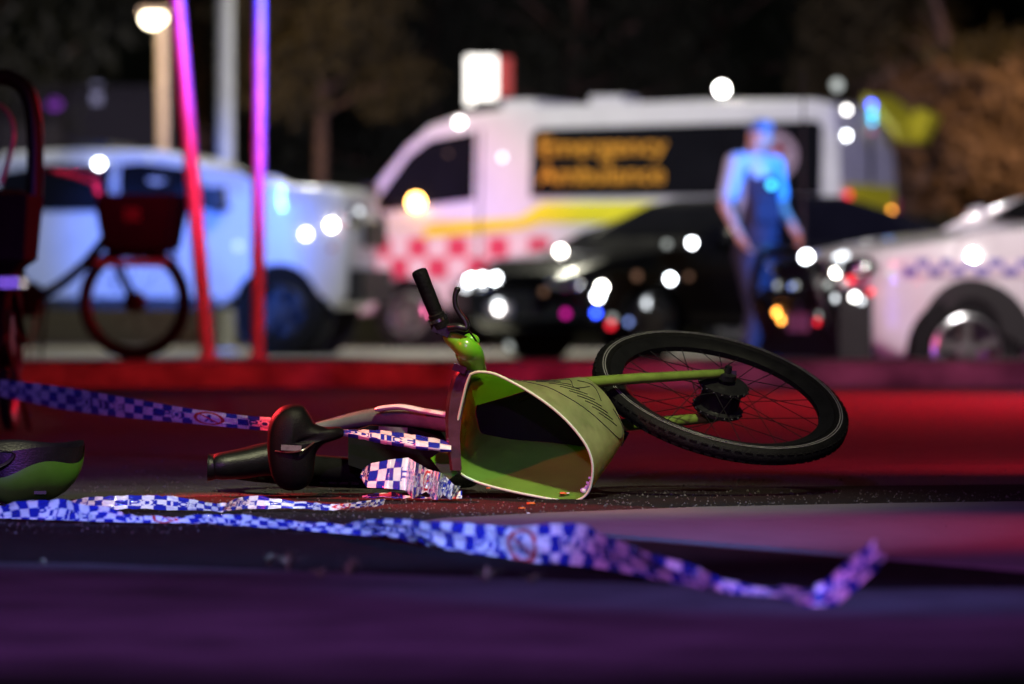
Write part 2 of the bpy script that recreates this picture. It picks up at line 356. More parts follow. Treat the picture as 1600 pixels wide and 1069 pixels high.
# basket: mouth outline and floor outline, morphed
mouth = [(735, 585), (748, 581), (772, 584), (800, 597), (830, 614), (860, 635), (884, 656), (905, 680), (919, 702), (926, 727), (924, 755), (917, 772), (904, 781), (884, 783), (845, 777), (800, 768), (760, 758), (738, 750), (720, 740), (709, 726), (707, 712), (710, 690), (716, 655), (722, 628), (729, 600)]
floor = [(742, 634), (765, 627), (800, 616), (850, 600), (905, 589), (930, 600), (950, 620), (965, 645), (974, 668), (975, 684), (970, 695), (958, 699), (940, 700), (905, 696), (870, 693), (840, 691), (810, 688), (790, 685), (770, 681), (752, 677), (747, 670), (745, 662), (743, 655), (741, 648), (741, 640)]
p0 = P(890, 782, 14.58)
def mouthY(q): p = P(q[0], q[1], 14.55); return 14.58-.30*max(p.z, 0)-.28*(p.x-p0.x)
A_ = crom([P(q[0], q[1], mouthY(q)) for q in mouth+mouth[:1]], 3)[:-1]
B_ = crom([P(q[0], q[1], mouthY(q)+.30) for q in floor+floor[:1]], 3)[:-1]
NB = len(A_)
def side(i, t, off=0.):
    i %= NB; a = A_[i]; b = B_[i]; cA = sum(A_, Vector())/NB; cB = sum(B_, Vector())/NB
    p = a.lerp(b, t); c = cA.lerp(cB, t); bul = math.sin(math.pi*t)*.006
    return p+(p-c).normalized()*(off+bul)
mb = MB()
outer = [[side(i, t) for i in range(NB)] for t in (0, .04, .15, .3, .45, .6, .75, .88, .96, 1)]
mb.loft(outer, False); W('basket', mb, M['basket'])
bk = bpy.data.objects[bike.children[-1].name]
mb = MB(); inner = [[side(i, t, -.004) for i in range(NB)] for t in (0, .1, .25, .4, .55, .7, .85, .985)]
mb.loft(inner, False); W('basket_lining', mb, M['basket_in'], bk)
mb = MB(); fl = [side(i, .975, -.006) for i in range(NB)]; cc = sum(fl, Vector())/NB
mb.add(fl+[cc], [(i, (i+1) % NB, NB) for i in range(NB)]); W('basket_floor', mb, M['black_plastic'], bk, smooth=False)
mb = MB().tube([A_[i % NB] for i in range(NB+1)], .0034, 8); W('basket_lip', mb, M['rim_lip'], bk)
mb = MB()                                                     # inner ribs and bracket seen in the mouth
mb.tube([side(10, .9, -.02), side(6, .95, -.03)], .006, 6)
W('basket_bracket', mb, M['black_plastic'], bk)
mb = MB()                                                     # rubbish in the basket: leaf bits stuck at the right
for k in range(16):
    q = side(random.randint(28, 36), random.uniform(.06, .3), -.009)
    mb.ell(q, (random.uniform(.004, .014), .003, random.uniform(.003, .009)), 7, 4, Matrix.Rotation(random.uniform(0, 3), 3, 'Y'))
W('dried_splash', mb, M['sticker'], bk)
def scrib(pts):                                               # marker scribble on the outside
    m_ = MB()
    for s_ in pts:
        cv = crom([Vector((a, b, 0)) for a, b in s_], 6); q = []
        for c in cv:
            i = c.x; i0 = int(math.floor(i)); fr = i-i0
            q.append(side(i0, c.y, .0012).lerp(side(i0+1, c.y, .0012), fr))
        m_.tube(q, .0010, 5)
    return m_
sc = [[(7, .62), (5, .42), (8, .25), (13, .30), (18, .42), (23, .62), (26, .85), (24, .97), (20, .93)]]
for k in range(9): sc.append([(9+k*1.3, .35+.03*k), (10.5+k*1.4, .47+.035*k), (12+k*1.35, .58+.03*k)])
sc += [[(8, .5), (9, .66), (11, .55), (12, .75), (14, .6), (15, .85)], [(13, .8), (15, .92), (18, .8)]]
W('scribble', scrib(sc), M['ink'], bk)
# clips and lamp under the basket floor
mb = MB().box(P(972, 684, 14.88), (.020, .04, .040), Matrix.Rotation(.5, 3, 'Y')).bevel(.006, 2)
W('front_lamp', mb, M['matte_black'])
# head plate left of the basket
hp = [(726, 574, 30, 14), (714, 590, 32, 14), (706, 618, 30, 12), (702, 650, 26, 11), (702, 682, 22, 11), (705, 708, 20, 11), (708, 735, 18, 10)]
mb = MB(); rings = []
for x, y, wd, th in hp:
    s_ = .00163; c = P(x+wd*.25, y, 14.62)
    rings.append([c+Vector((dx*wd*s_, dy*.05, dz*.004)) for dx, dy, dz in ((-.5, -.2, 0), (-.3, -.5, 0), (.5, -.5, 0), (.5, .5, 0), (-.4, .5, 0))])
mb.loft(rings); W('head_tube', mb, M['head_grey'], ang=25)
mb = MB().box(P(718, 576, 14.58), (.034, .03, .018), Matrix.Rotation(.35, 3, 'Y')).bevel(.002, 1); W('head_clamp', mb, M['head_grey'])
# handlebar with green moulded stem, grip, brake lever
hbY = 14.55
mb = MB(); path = crom([P(742, 578, 14.66), P(737, 562, 14.6), P(730, 547, hbY), P(716, 536, hbY), P(703, 527, hbY), P(698, 520, hbY)], 8)
n_ = len(path); rr = []
for i in range(n_):
    t = i/(n_-1); rr.append(.030 if t < .1 else (.030+.006*math.sin((t-.1)/.4*math.pi) if t < .5 else .030-.017*((t-.5)/.5)**.9))
mb.tube(path, rr, 20, flat=.86); hbar = W('handlebar', mb, M['green'])
mb = MB().ell(P(735, 533, 14.58), (.024, .02, .020)); W('stem_cover', mb, M['green'], hbar)
ga, gb = P(692, 518, hbY), P(654, 422, hbY-.03)
mb = MB(); pts = [ga.lerp(gb, t) for t in (0, .06, .07, .16, .17, .22, .23, .28, .30, .5, .75, .95, .985, 1)]
mb.tube(pts, [.019, .021, .0245, .0245, .021, .023, .020, .022, .0185, .0195, .0195, .0205, .019, .014], 18); grip = W('grip', mb, M['rubber'], hbar)
mb = MB().tube([ga.lerp(gb, .175), ga.lerp(gb, .225)], .0255, 20); W('shifter_ring', mb, M['chrome'], hbar)
mb = MB().box(P(690, 515, hbY), (.045, .045, .026), Matrix.Rotation(.38, 3, 'Y')).bevel(.006, 2)
mb.box(P(700, 512, hbY), (.03, .03, .02)); W('bar_clamp', mb, M['black_plastic'], hbar)
mb = MB(); path = crom([P(702, 512, hbY-.02), P(716, 511, hbY-.03), P(728, 513, hbY-.03), P(727, 503, hbY-.03), P(719, 491, hbY-.03), P(712, 478, hbY-.03), P(711, 463, hbY-.03), P(714, 453, hbY-.03)], 5)
mb.tube(path, [.013-.0055*min(1, i/20) for i in range(len(path))], 10, flat=.9); mb.ell(P(714.5, 452.5, hbY-.03), (.0085, .0085, .0075)); W('brake_lever', mb, M['dark_metal'], hbar)
mb = MB()
for off in (0, .012):
    mb.tube(crom([P(728, 512, hbY-.02), P(745, 535, hbY+.0), P(752, 565, 14.62+off), P(748, 590, 14.75)], 8), .0026, 7)
W('brake_cable', mb, M['black_plastic'], hbar)
# frame: step-through beam, battery, seat tube, chain stays
mb = MB(); path = crom([P(478, 672, 14.95), P(520, 664, 14.95), P(570, 654, 14.92), P(620, 650, 14.88), P(670, 655, 14.82), P(712, 662, 14.74)], 8)
mb.tube(path, [.013+.017*math.sin(min(1, i/30)*math.pi/2) for i in range(len(path))], 16, flat=.9); fr = W('frame', mb, M['frame_grey'])
mb = MB(); path = crom([P(588, 640, 14.86), P(625, 636, 14.82), P(665, 643, 14.78), P(706, 650, 14.72)], 8)
mb.tube(path, [.010, .014]+[.016]*(len(path)-4)+[.014, .012], 12, flat=.5); W('frame_highlight', mb, M['white_paint'], fr)  # white strip painted in for the sheen along the beam's top
mb = MB(); rings = []
for x, yt, yb in ((545, 676, 728), (580, 664, 740), (640, 664, 742), (690, 672, 738), (706, 680, 732)):
    a = P(x, yt, 14.9); b = P(x, yb, 14.86)
    rings.append([a+Vector((0, -.05, 0)), a+Vector((0, .05, .004)), b+Vector((0, .05, 0)), b+Vector((0, -.05, .004))])
mb.loft(rings).bevel(.012, 3); W('battery', mb, M['matte_black'], fr)
mb = MB().box(P(614, 672, 14.835), (.075, .004, .016), Matrix.Rotation(.05, 3, 'Y')).bevel(.0015, 1); W('sticker', mb, M['label_grey'], fr)
mb = MB().tube(crom([P(420, 720, 14.9), P(470, 728, 14.9), P(540, 735, 14.92), P(600, 742, 14.95)], 6), .034, 16); W('seat_tube', mb, M['matte_black'], fr)
mb = MB().box(P(698, 725, 14.7), (.05, .014, .072), Matrix.Rotation(-.62, 3, 'Y')).bevel(.004, 2); W('side_panel', mb, M['green'])
# crank and pedal lying near the ground
mb = MB().tube([P(560, 738, 14.9), P(612, 758, 14.72)], [.014, .011], 10); mb.box(P(626, 760, 14.7), (.06, .09, .022)).bevel(.004, 1); W('pedal', mb, M['black_plastic'])
# saddle: seen from above, rear at the left, nose to the right
out = [(418, 672), (424, 652), (438, 637), (456, 632), (474, 636), (484, 650), (492, 663), (508, 668), (528, 668), (537, 673), (536, 682), (524, 688), (506, 694), (494, 706), (490, 724), (488, 745), (480, 760), (462, 767), (440, 764), (426, 748), (419, 722), (417, 696)]
sd = [P(x, y, 14.62) for x, y in out]; sd = crom(sd+sd[:1], 4)[:-1]; cs = sum(sd, Vector())/len(sd); cs = P(458, 692, 14.62)
mb = MB(); rings = []
for t, dy in ((1., .055), (1.0, .02), (.985, .0), (.93, -.016), (.82, -.028), (.62, -.036), (.35, -.04), (.1, -.041)):
    rings.append([cs.lerp(p, t)+Vector((0, dy+.05*max(0, (p.x-cs.x)*4)*.6, 0)) for p in sd])
mb.loft(rings); sa = W('saddle', mb, M['saddle'])
mb = MB().box(P(455, 700, 14.572), (.052, .004, .014), Matrix.Rotation(.05, 3, 'Y')).bevel(.0015, 1); W('saddle_label', mb, M['label_grey'], sa)
mb = MB().tube(crom([P(430, 705, 14.585), P(452, 707, 14.572), P(474, 703, 14.572), P(492, 690, 14.60)], 6), .0028, 8); W('lip_highlight', mb, M['head_grey'], sa)  # thin ridge added for the red highlight on the lower lip
# rear mudguard tube with its end flange, and rear wheel lying flat behind
mb = MB(); path = crom([P(440, 716, 14.88), P(412, 718, 14.86), P(380, 724, 14.84), P(348, 728, 14.82), P(336, 729, 14.82), P(329, 730, 14.82), P(325, 730, 14.82)], 6)
n_ = len(path); mb.tube(path, [.047-.014*min(1, i/(n_*.62)) if i < n_*.68 else .033+.004*(i-n_*.68)/(n_*.32) for i in range(n_)], 20); W('mudguard', mb, M['black_plastic'])
bike_wheel(bike, 'rear_wheel', P(548, 738, 15.25), (.04, -.02, 1), hub_r=.04, hub_w=.05)

# ------------------------------------------------------------------ helmet, upside down
hel = thing('bicycle_helmet', 'green bicycle helmet lying upside down on the asphalt behind the tape', 'helmet', G(42, 790))
hc = P(40, 716, 14.25); Rx, Ry, Rz = .148, .115, .118
def hrim(a): return .030*math.sin(a)+.012*math.sin(2.3*a+1.1)+.014*math.sin(4.0*a+.4)
def hpt(a, t, k=1., dz=0):   # t 0 rim .. 1 crown (down)
    th = t*math.pi/2; top_z = hrim(a)*(1-t)+.006
    return hc+Vector((Rx*k*math.cos(a)*math.cos(th*.97), Ry*k*math.sin(a)*math.cos(th*.97), -Rz*k*math.sin(th)+top_z+dz))
mb = MB(); mb.loft([[hpt(2*math.pi*i/64, t) for i in range(64)] for t in (0, .08, .2, .35, .5, .65, .8, .92, .999)], False)
obj('shell', mb, M['helmet'], hel, True)
mb = MB(); mb.loft([[hpt(2*math.pi*i/64, 0, .99)+Vector((0, 0, .028-hrim(2*math.pi*i/64)*.7)) for i in range(64)], [hpt(2*math.pi*i/64, .05, .975) for i in range(64)]], False)
mb.loft([[hpt(2*math.pi*i/64, 0, .99)+Vector((0, 0, .028-hrim(2*math.pi*i/64)*.7)) for i in range(64)], [hpt(2*math.pi*i/64, 0, .9)+Vector((0, 0, .02-hrim(2*math.pi*i/64)*.7)) for i in range(64)], [hpt(2*math.pi*i/64, .3, .82) for i in range(64)], [hpt(2*math.pi*i/64, .7, .85) for i in range(64)], [hpt(2*math.pi*i/64, .99, .85) for i in range(64)]], False)
obj('liner', mb, M['black_plastic'], hel, True)
mb = MB().tube(crom([P(-30, 700, 14.14), P(0, 704, 14.12), P(20, 708, 14.13), P(12, 722, 14.13), P(-10, 733, 14.12)], 6), .007, 8, flat=.25); obj('strap', mb, M['trim'], hel, True)
mb = MB().box(hpt(-1.2, .42, 1.02), (.03, .006, .008)).bevel(.001, 1); obj('vent', mb, M['trim'], hel, True)

# ------------------------------------------------------------------ police tape
SEG = {'P': [((0, 0), (0, 1)), ((0, 1), (.7, 1)), ((.7, 1), (.8, .85)), ((.8, .85), (.8, .65)), ((.8, .65), (.7, .5)), ((.7, .5), (0, .5))],
       'O': [((.15, 0), (.65, 0)), ((.65, 0), (.8, .2)), ((.8, .2), (.8, .8)), ((.8, .8), (.65, 1)), ((.65, 1), (.15, 1)), ((.15, 1), (0, .8)), ((0, .8), (0, .2)), ((0, .2), (.15, 0))],
       'L': [((0, 1), (0, 0)), ((0, 0), (.75, 0))], 'I': [((.4, 0), (.4, 1))],
       'C': [((.8, .8), (.65, 1)), ((.65, 1), (.15, 1)), ((.15, 1), (0, .8)), ((0, .8), (0, .2)), ((0, .2), (.15, 0)), ((.15, 0), (.65, 0)), ((.65, 0), (.8, .2))],
       'E': [((0, 0), (0, 1)), ((0, 1), (.75, 1)), ((0, .5), (.65, .5)), ((0, 0), (.75, 0))]}
def sdist(x, y, s):
    (ax, ay), (bx, by) = s; dx, dy = bx-ax, by-ay; t = max(0, min(1, ((x-ax)*dx+(y-ay)*dy)/(dx*dx+dy*dy))); return math.hypot(x-ax-t*dx, y-ay-t*dy)
WHITE, NAVY, REDC = (.78, .78, .80), (.016, .026, .34), (.60, .03, .04)
def tape_col(u, v, mirror, u0):
    """surface print of the tape: three rows of blue and white checks, POLICE in the middle row, a red no-walking roundel"""
    c = .032; x = ((-u if mirror else u)+u0)/c; x %= 38; y = v/.29 if v < .29 else (1+(v-.29)/.42 if v < .71 else 2+(v-.71)/.29); i = int(x); row = min(2, int(y))
    if x >= 35:                                                # roundel on a white field
        dx, dy = x-36.5, v*3-1.5; r = math.hypot(dx, dy)
        if 1.05 < r < 1.38 or (r < 1.1 and abs(dx+dy)*.707 < .13): return REDC
        if math.hypot(dx-.05, dy-.62) < .2 or abs(dx) < .17 and -.1 < dy < .45 or (-.75 < dy < 0 and abs(abs(dx)-(-dy)*.45) < .12): return NAVY
        return WHITE
    dark = (i+row) % 2 == 0
    base = NAVY if dark else WHITE; other = WHITE if dark else NAVY
    k = i % 10
    if row == 1 and 2 <= k < 8:
        ch = 'POLICE'[k-2]; lx = (x-i-.14)/.86; ly = ((y-1)-.12)/.76
        if any(sdist(lx*.86, ly*.9, ((a[0]*.8, a[1]*.9), (b[0]*.8, b[1]*.9))) < .115 for a, b in SEG[ch]): return other
    return base
tm = bpy.data.materials.new('police_tape_film'); tm.use_nodes = True
_n = tm.node_tree.nodes; _b = _n['Principled BSDF']; _a = _n.new('ShaderNodeVertexColor'); _a.layer_name = 'print'
tm.node_tree.links.new(_a.outputs['Color'], _b.inputs['Base Color']); _b.inputs['Roughness'].default_value = .12; _b.inputs['Specular IOR Level'].default_value = .9; _b.inputs['Coat Weight'].default_value = .5; _b.inputs['Coat Roughness'].default_value = .1
_tc = _n.new('ShaderNodeTexCoord'); _no = _n.new('ShaderNodeTexNoise'); _no.inputs['Scale'].default_value = 55; _no.inputs['Detail'].default_value = 4
tm.node_tree.links.new(_tc.outputs['Object'], _no.inputs['Vector'])
_bp = _n.new('ShaderNodeBump'); _bp.inputs['Strength'].default_value = .8; _bp.inputs['Distance'].default_value = .006
tm.node_tree.links.new(_no.outputs['Fac'], _bp.inputs['Height']); tm.node_tree.links.new(_bp.outputs['Normal'], _b.inputs['Normal'])
def tape(name, st, label, mirror=False, u0=0., crink=.002, cell=.0028, rows=30, ku=1., lat=False, lin=False, group='police tape', loc=None, twist=0):
    """st: stations, each three points (lower edge, middle, upper edge)"""
    lo, mi, hi = ((crom([s_[k] for s_ in st], 24) if not lin else [s_[k].lerp(t_[k], q_/12) for s_, t_ in zip(st, st[1:]) for q_ in range(12)]+[st[-1][k]]) for k in range(3))
    L = [0.]
    for i in range(1, len(mi)): d_ = mi[i]-mi[i-1]; L.append(L[-1]+(math.hypot(d_.x, d_.z) if lat else d_.length))
    N = max(8, int(L[-1]/cell)); vs = []; cols = []; j = 0; o0 = st[0][0].copy()
    for i in range(N+1):
        u = L[-1]*i/N
        while j < len(L)-2 and L[j+1] < u: j += 1
        t = (u-L[j])/max(1e-6, L[j+1]-L[j]); a, b, c = lo[j].lerp(lo[j+1], t), mi[j].lerp(mi[j+1], t), hi[j].lerp(hi[j+1], t)
        tl = (lo[j+1]-lo[j]+hi[j+1]-hi[j]).normalized(); nn = (c-a).cross(tl); nn = nn.normalized() if nn.length > 1e-6 else Vector((0, -1, 0))
        for k in range(rows+1):
            v = k/rows; p = a*(1-v)*(1-2*v)+b*4*v*(1-v)+c*v*(2*v-1)
            d = crink*(noise.noise(Vector((u*9, v*1.6, u0)))*1.8+1.6*(.35-abs(noise.noise(Vector((u*17+v*3, v*2.2+3, u0)))))*1.5+.9*(.3-abs(noise.noise(Vector((u*42-v*5, v*5, u0+2))))))
            p = p+nn*d; p.z = max(p.z, .0125 if p.y < 10.9 else .009); vs.append(p-o0); cols.append((*tape_col(u*ku, v, mirror, u0), 1))
    fs = [(i*(rows+1)+k, i*(rows+1)+k+1, (i+1)*(rows+1)+k+1, (i+1)*(rows+1)+k) for i in range(N) for k in range(rows)]
    me = bpy.data.meshes.new(name); me.from_pydata([tuple(p) for p in vs], [], fs)
    at = me.color_attributes.new('print', 'FLOAT_COLOR', 'POINT'); at.data.foreach_set('color', [x for c in cols for x in c])
    me.polygons.foreach_set('use_smooth', [True]*len(fs)); me.materials.append(tm)
    o = bpy.data.objects.new(name, me); COL.objects.link(o); o.location = o0
    return tag(o, label, 'police tape', group)
def st3(x, yb, ym, yt, Y=None, dm=0., dt=0., z=.012):
    if Y is None: Y = (CAM_H-z)*FPX/(yb-465.)
    return (P(x, yb, Y), P(x+1, ym, Y+dm), P(x+2, yt, Y+dt))
near = [(-60, 812, 800, 790), (-20, 814, 803, 792), (15, 815, 804, 789), (40, 817, 801, 783), (80, 819, 800, 779), (125, 821, 805, 784), (165, 821, 808, 792), (205, 820, 809, 798), (250, 819, 810, 803), (310, 820, 811, 804), (370, 823, 814, 806), (415, 827, 818, 808), (450, 831, 821, 811), (500, 836, 826, 813), (555, 841, 829, 814), (600, 842, 826, 808), (640, 846, 826, 807), (685, 866, 838, 811), (730, 876, 846, 818), (790, 880, 850, 821), (840, 884, 850, 817), (890, 886, 850, 817), (940, 890, 860, 830), (990, 902, 878, 852), (1040, 919, 895, 870), (1085, 930, 906, 884), (1130, 939, 920, 902), (1175, 943, 926, 910), (1215, 945, 930, 915)]
stn = []
nearY = [(-60, 13.2), (15, 13.15), (165, 12.95), (310, 12.85), (450, 12.55), (555, 12.25), (640, 11.85), (730, 11.4), (840, 10.95), (940, 10.65), (1040, 10.18), (1130, 9.8), (1215, 9.64)]
def lerp_tab(t, x):
    for (a, va), (b, vb) in zip(t, t[1:]):
        if x <= b: return va+(vb-va)*max(0, (x-a))/(b-a)
    return t[-1][1]
for x, yb, ym, yt in near: stn.append(st3(x, yb, ym, yt, Y=lerp_tab(nearY, x), dm=.012 if x < 600 else .02, dt=.05 if x < 600 else .06)); _sh = random.uniform(-16, 16)*.0014; stn[-1] = (stn[-1][0], stn[-1][1]+Vector((_sh*.5, 0, random.uniform(-.004, .003))), stn[-1][2]+Vector((_sh, 0, random.uniform(-.006, .002))))
Ye = (CAM_H-.012)*FPX/(945-465.)
for x, yb, ym, yt, dY, sx in ((1255, 952, 936, 920, -.02, 4), (1295, 952, 930, 908, -.05, -6), (1332, 924, 903, 884, -.07, -14), (1362, 896, 880, 864, -.1, -18), (1384, 872, 860, 846, -.13, -20)):
    stn.append((P(x, yb, Ye+dY), P(x+sx*.5, ym, Ye+dY), P(x+sx, yt, Ye+dY)))
tape('police_tape', stn, 'long crumpled blue and white police tape nearest the camera, its end raised at right', u0=0.428, crink=.0046, ku=1.5, lat=True)
far = [(-80, 612, 598, 586, 20), (0, 620, 606, 593, 19.2), (100, 640, 623, 605, 18.2), (200, 653, 638, 622, 17.0), (300, 662, 651, 639, 16.0), (380, 670, 660, 649, 15.4), (430, 674, 664, 653, 14.95), (470, 678, 669, 659, 14.9)]
tape('police_tape', [(P(x, a, Y), P(x, b, Y-.004), P(x, c, Y+.03)) for x, a, b, c, Y in far], 'taut police tape strung from the left edge to the black saddle', u0=.2, crink=.0016, ku=.85, lat=True)
mid = [(525, 678, 672, 668, 14.66), (560, 684, 676, 671, 14.63), (600, 694, 684, 673, 14.6), (640, 700, 690, 678, 14.58), (675, 704, 695, 684, 14.57), (705, 707, 699, 690, 14.58)]
tape('police_tape', [(P(x, a, Y), P(x, b, Y-.004), P(x, c, Y+.045)) for x, a, b, c, Y in mid], 'short stretch of police tape between the saddle and the basket, across the bike frame', u0=.03, crink=.0022)
cr = [(564, 746, 739, 732, 14.56), (576, 762, 744, 724, 14.49), (608, 764, 741, 718, 14.46), (634, 766, 741, 715, 14.50), (646, 780, 749, 722, 14.40), (668, 768, 752, 734, 14.52), (684, 790, 764, 738, 14.37), (694, 772, 757, 744, 14.48), (706, 782, 770, 758, 14.40), (718, 768, 763, 760, 14.49)]
tape('police_tape', [(P(x-2, a, Y-.012), P(x, b, Y), P(x+3, c, Y+.02)) for x, a, b, c, Y in cr], 'crumpled bunch of police tape with mirrored lettering under the bike beside the basket', mirror=True, u0=.475, crink=.0016, ku=1.25, lin=True)
tape('police_tape', [(P(566, 779, 14.50), P(566, 776, 14.51), P(566, 772, 14.56)), (P(610, 779, 14.47), P(610, 775, 14.5), P(610, 768, 14.55)), (P(648, 784, 14.45), P(648, 781, 14.47), P(648, 776, 14.5)), (P(690, 786, 14.43), P(690, 780, 14.45), P(690, 772, 14.5)), (P(722, 783, 14.46), P(722, 776, 14.47), P(722, 766, 14.49))], 'flattened fold of police tape on the asphalt just below the mirrored lettering', u0=.5, crink=.004)
back = [(100, 800, 795, 786), (130, 797, 788, 778), (170, 795, 785, 775), (230, 795, 785, 774), (290, 796, 788, 778), (330, 798, 794, 786), (347, 799, 795, 788), (365, 797, 788, 780), (390, 795, 785, 775), (425, 794, 787, 778), (470, 794, 789, 783), (520, 796, 792, 787), (560, 793, 789, 784), (600, 789, 785, 779)]
tape('police_tape', [st3(x, a, b, c, dm=.012, dt=.03) for x, a, b, c in back], 'dark folded police tape trailing on the asphalt from the helmet to below the saddle', u0=.11, crink=.003)

# ------------------------------------------------------------------ debris and weeds
def shard(px, py, m, s_, label, cat='debris', z=.003, Y=None):
    mb = MB(); c = G(px, py, z) if Y is None else P(px, py, Y); n = 6
    a = [c+Vector((s_*random.uniform(.6, 1.2)*math.cos(k*2*math.pi/n), s_*random.uniform(.6, 1.2)*math.sin(k*2*math.pi/n), s_*.05*k)) for k in range(n)]
    mb.loft([a, [p+Vector((0, 0, s_*.45)) for p in a]]); o = obj('plastic_shard', mb, m); o.data.transform(Matrix.Translation(-c)); o.location = c
    return tag(o, label, cat, 'broken plastic on the road')
shard(816, 796, M['orange'], .0085, 'larger orange plastic shard on the road left of its neighbour, below the basket')
shard(831, 789, M['orange'], .011, 'flat orange plastic shard on the road just under the basket lip')
shard(764, 764, M['orange'], .006, 'tiny orange shard touching the lower left rim of the basket', Y=14.52)
shard(825, 803, M['white_bit'], .0045, 'tiny pale chip on the road below the orange shards')
shard(879, 773, M['orange'], .0105, 'orange shard lying inside the basket mouth', Y=14.60)
shard(888, 772, M['white_bit'], .006, 'white chip lying inside the basket mouth beside an orange shard', Y=14.60)
shard(1190, 797, M['white_bit'], .005, 'pale stone on the edge of the pink concrete below the wheel')
mb = MB(); rg = random.Random(3)
for k in range(5200):
    y = 12.4+rg.random()**1.3*5.0; x = rg.uniform(-1.05, 1.05)*y*.095; s_ = rg.uniform(.0012, .0036)*(1.6 if rg.random() < .06 else 1)
    if y < 13.0 and x > -.1 and rg.random() < .8: continue
    z = .004 if y < 15.2 else .0; a = rg.uniform(0, 6.28)
    mb.add([(x+s_*math.cos(a+t)*rg.uniform(.7, 1.2), y+s_*math.sin(a+t)*rg.uniform(.7, 1.2), z) for t in (0, 1.6, 3.1, 4.7)]+[(x+rg.uniform(-.3, .3)*s_, y, z+s_*rg.uniform(.8, 1.5))], [(0, 1, 4), (1, 2, 4), (2, 3, 4), (3, 0, 4)])
M['grit'] = mat('grit_stone', (.055, .045, .043), .7, var=.7, vscale=40)
tag(obj('grit', mb, M['grit'], smooth=False), 'loose grit on the asphalt', None, None, 'stuff')
def weed(px, py, h, n, label):
    c = G(px, py, .006); root = thing('weed', label, 'weed', c, 0, 'weeds along the footpath edge')
    mb = MB()
    for k in range(n):
        a = random.uniform(0, 6.28); ln = h*random.uniform(.5, 1.1); lean = random.uniform(.2, 1.1)
        d = Vector((math.cos(a), math.sin(a), 0)); q = []
        for t in (0, .35, .7, 1): q.append(d*(lean*ln*t*t)+Vector((0, 0, ln*(t-.3*lean*t*t))))
        sdv = Vector((-d.y, d.x, 0)); wd = [.0015, .0035, .003, .0004]
        mb.loft([[p-sdv*w_, p+Vector((0, 0, .0006)), p+sdv*w_] for p, w_ in zip(q, wd)], False, False)
    obj('leaves', mb, M['weed'], root)
for a in ((450, 893, .045, 18, 'spindly weed in the soil strip, leftmost of the clump below the tape'), (545, 903, .04, 20, 'leafy weed at the footpath edge catching pink light'), (500, 906, .03, 14, 'low weed between the two taller ones at the footpath edge'), (760, 912, .035, 16, 'weed at the footpath edge below the red roundel of the tape'), (830, 915, .028, 12, 'small weed at the footpath edge right of the roundel'), (68, 886, .02, 9, 'tiny weed at the footpath edge far left'), (420, 884, .03, 12, 'sparse grass tuft in the dark soil strip')): weed(*a)

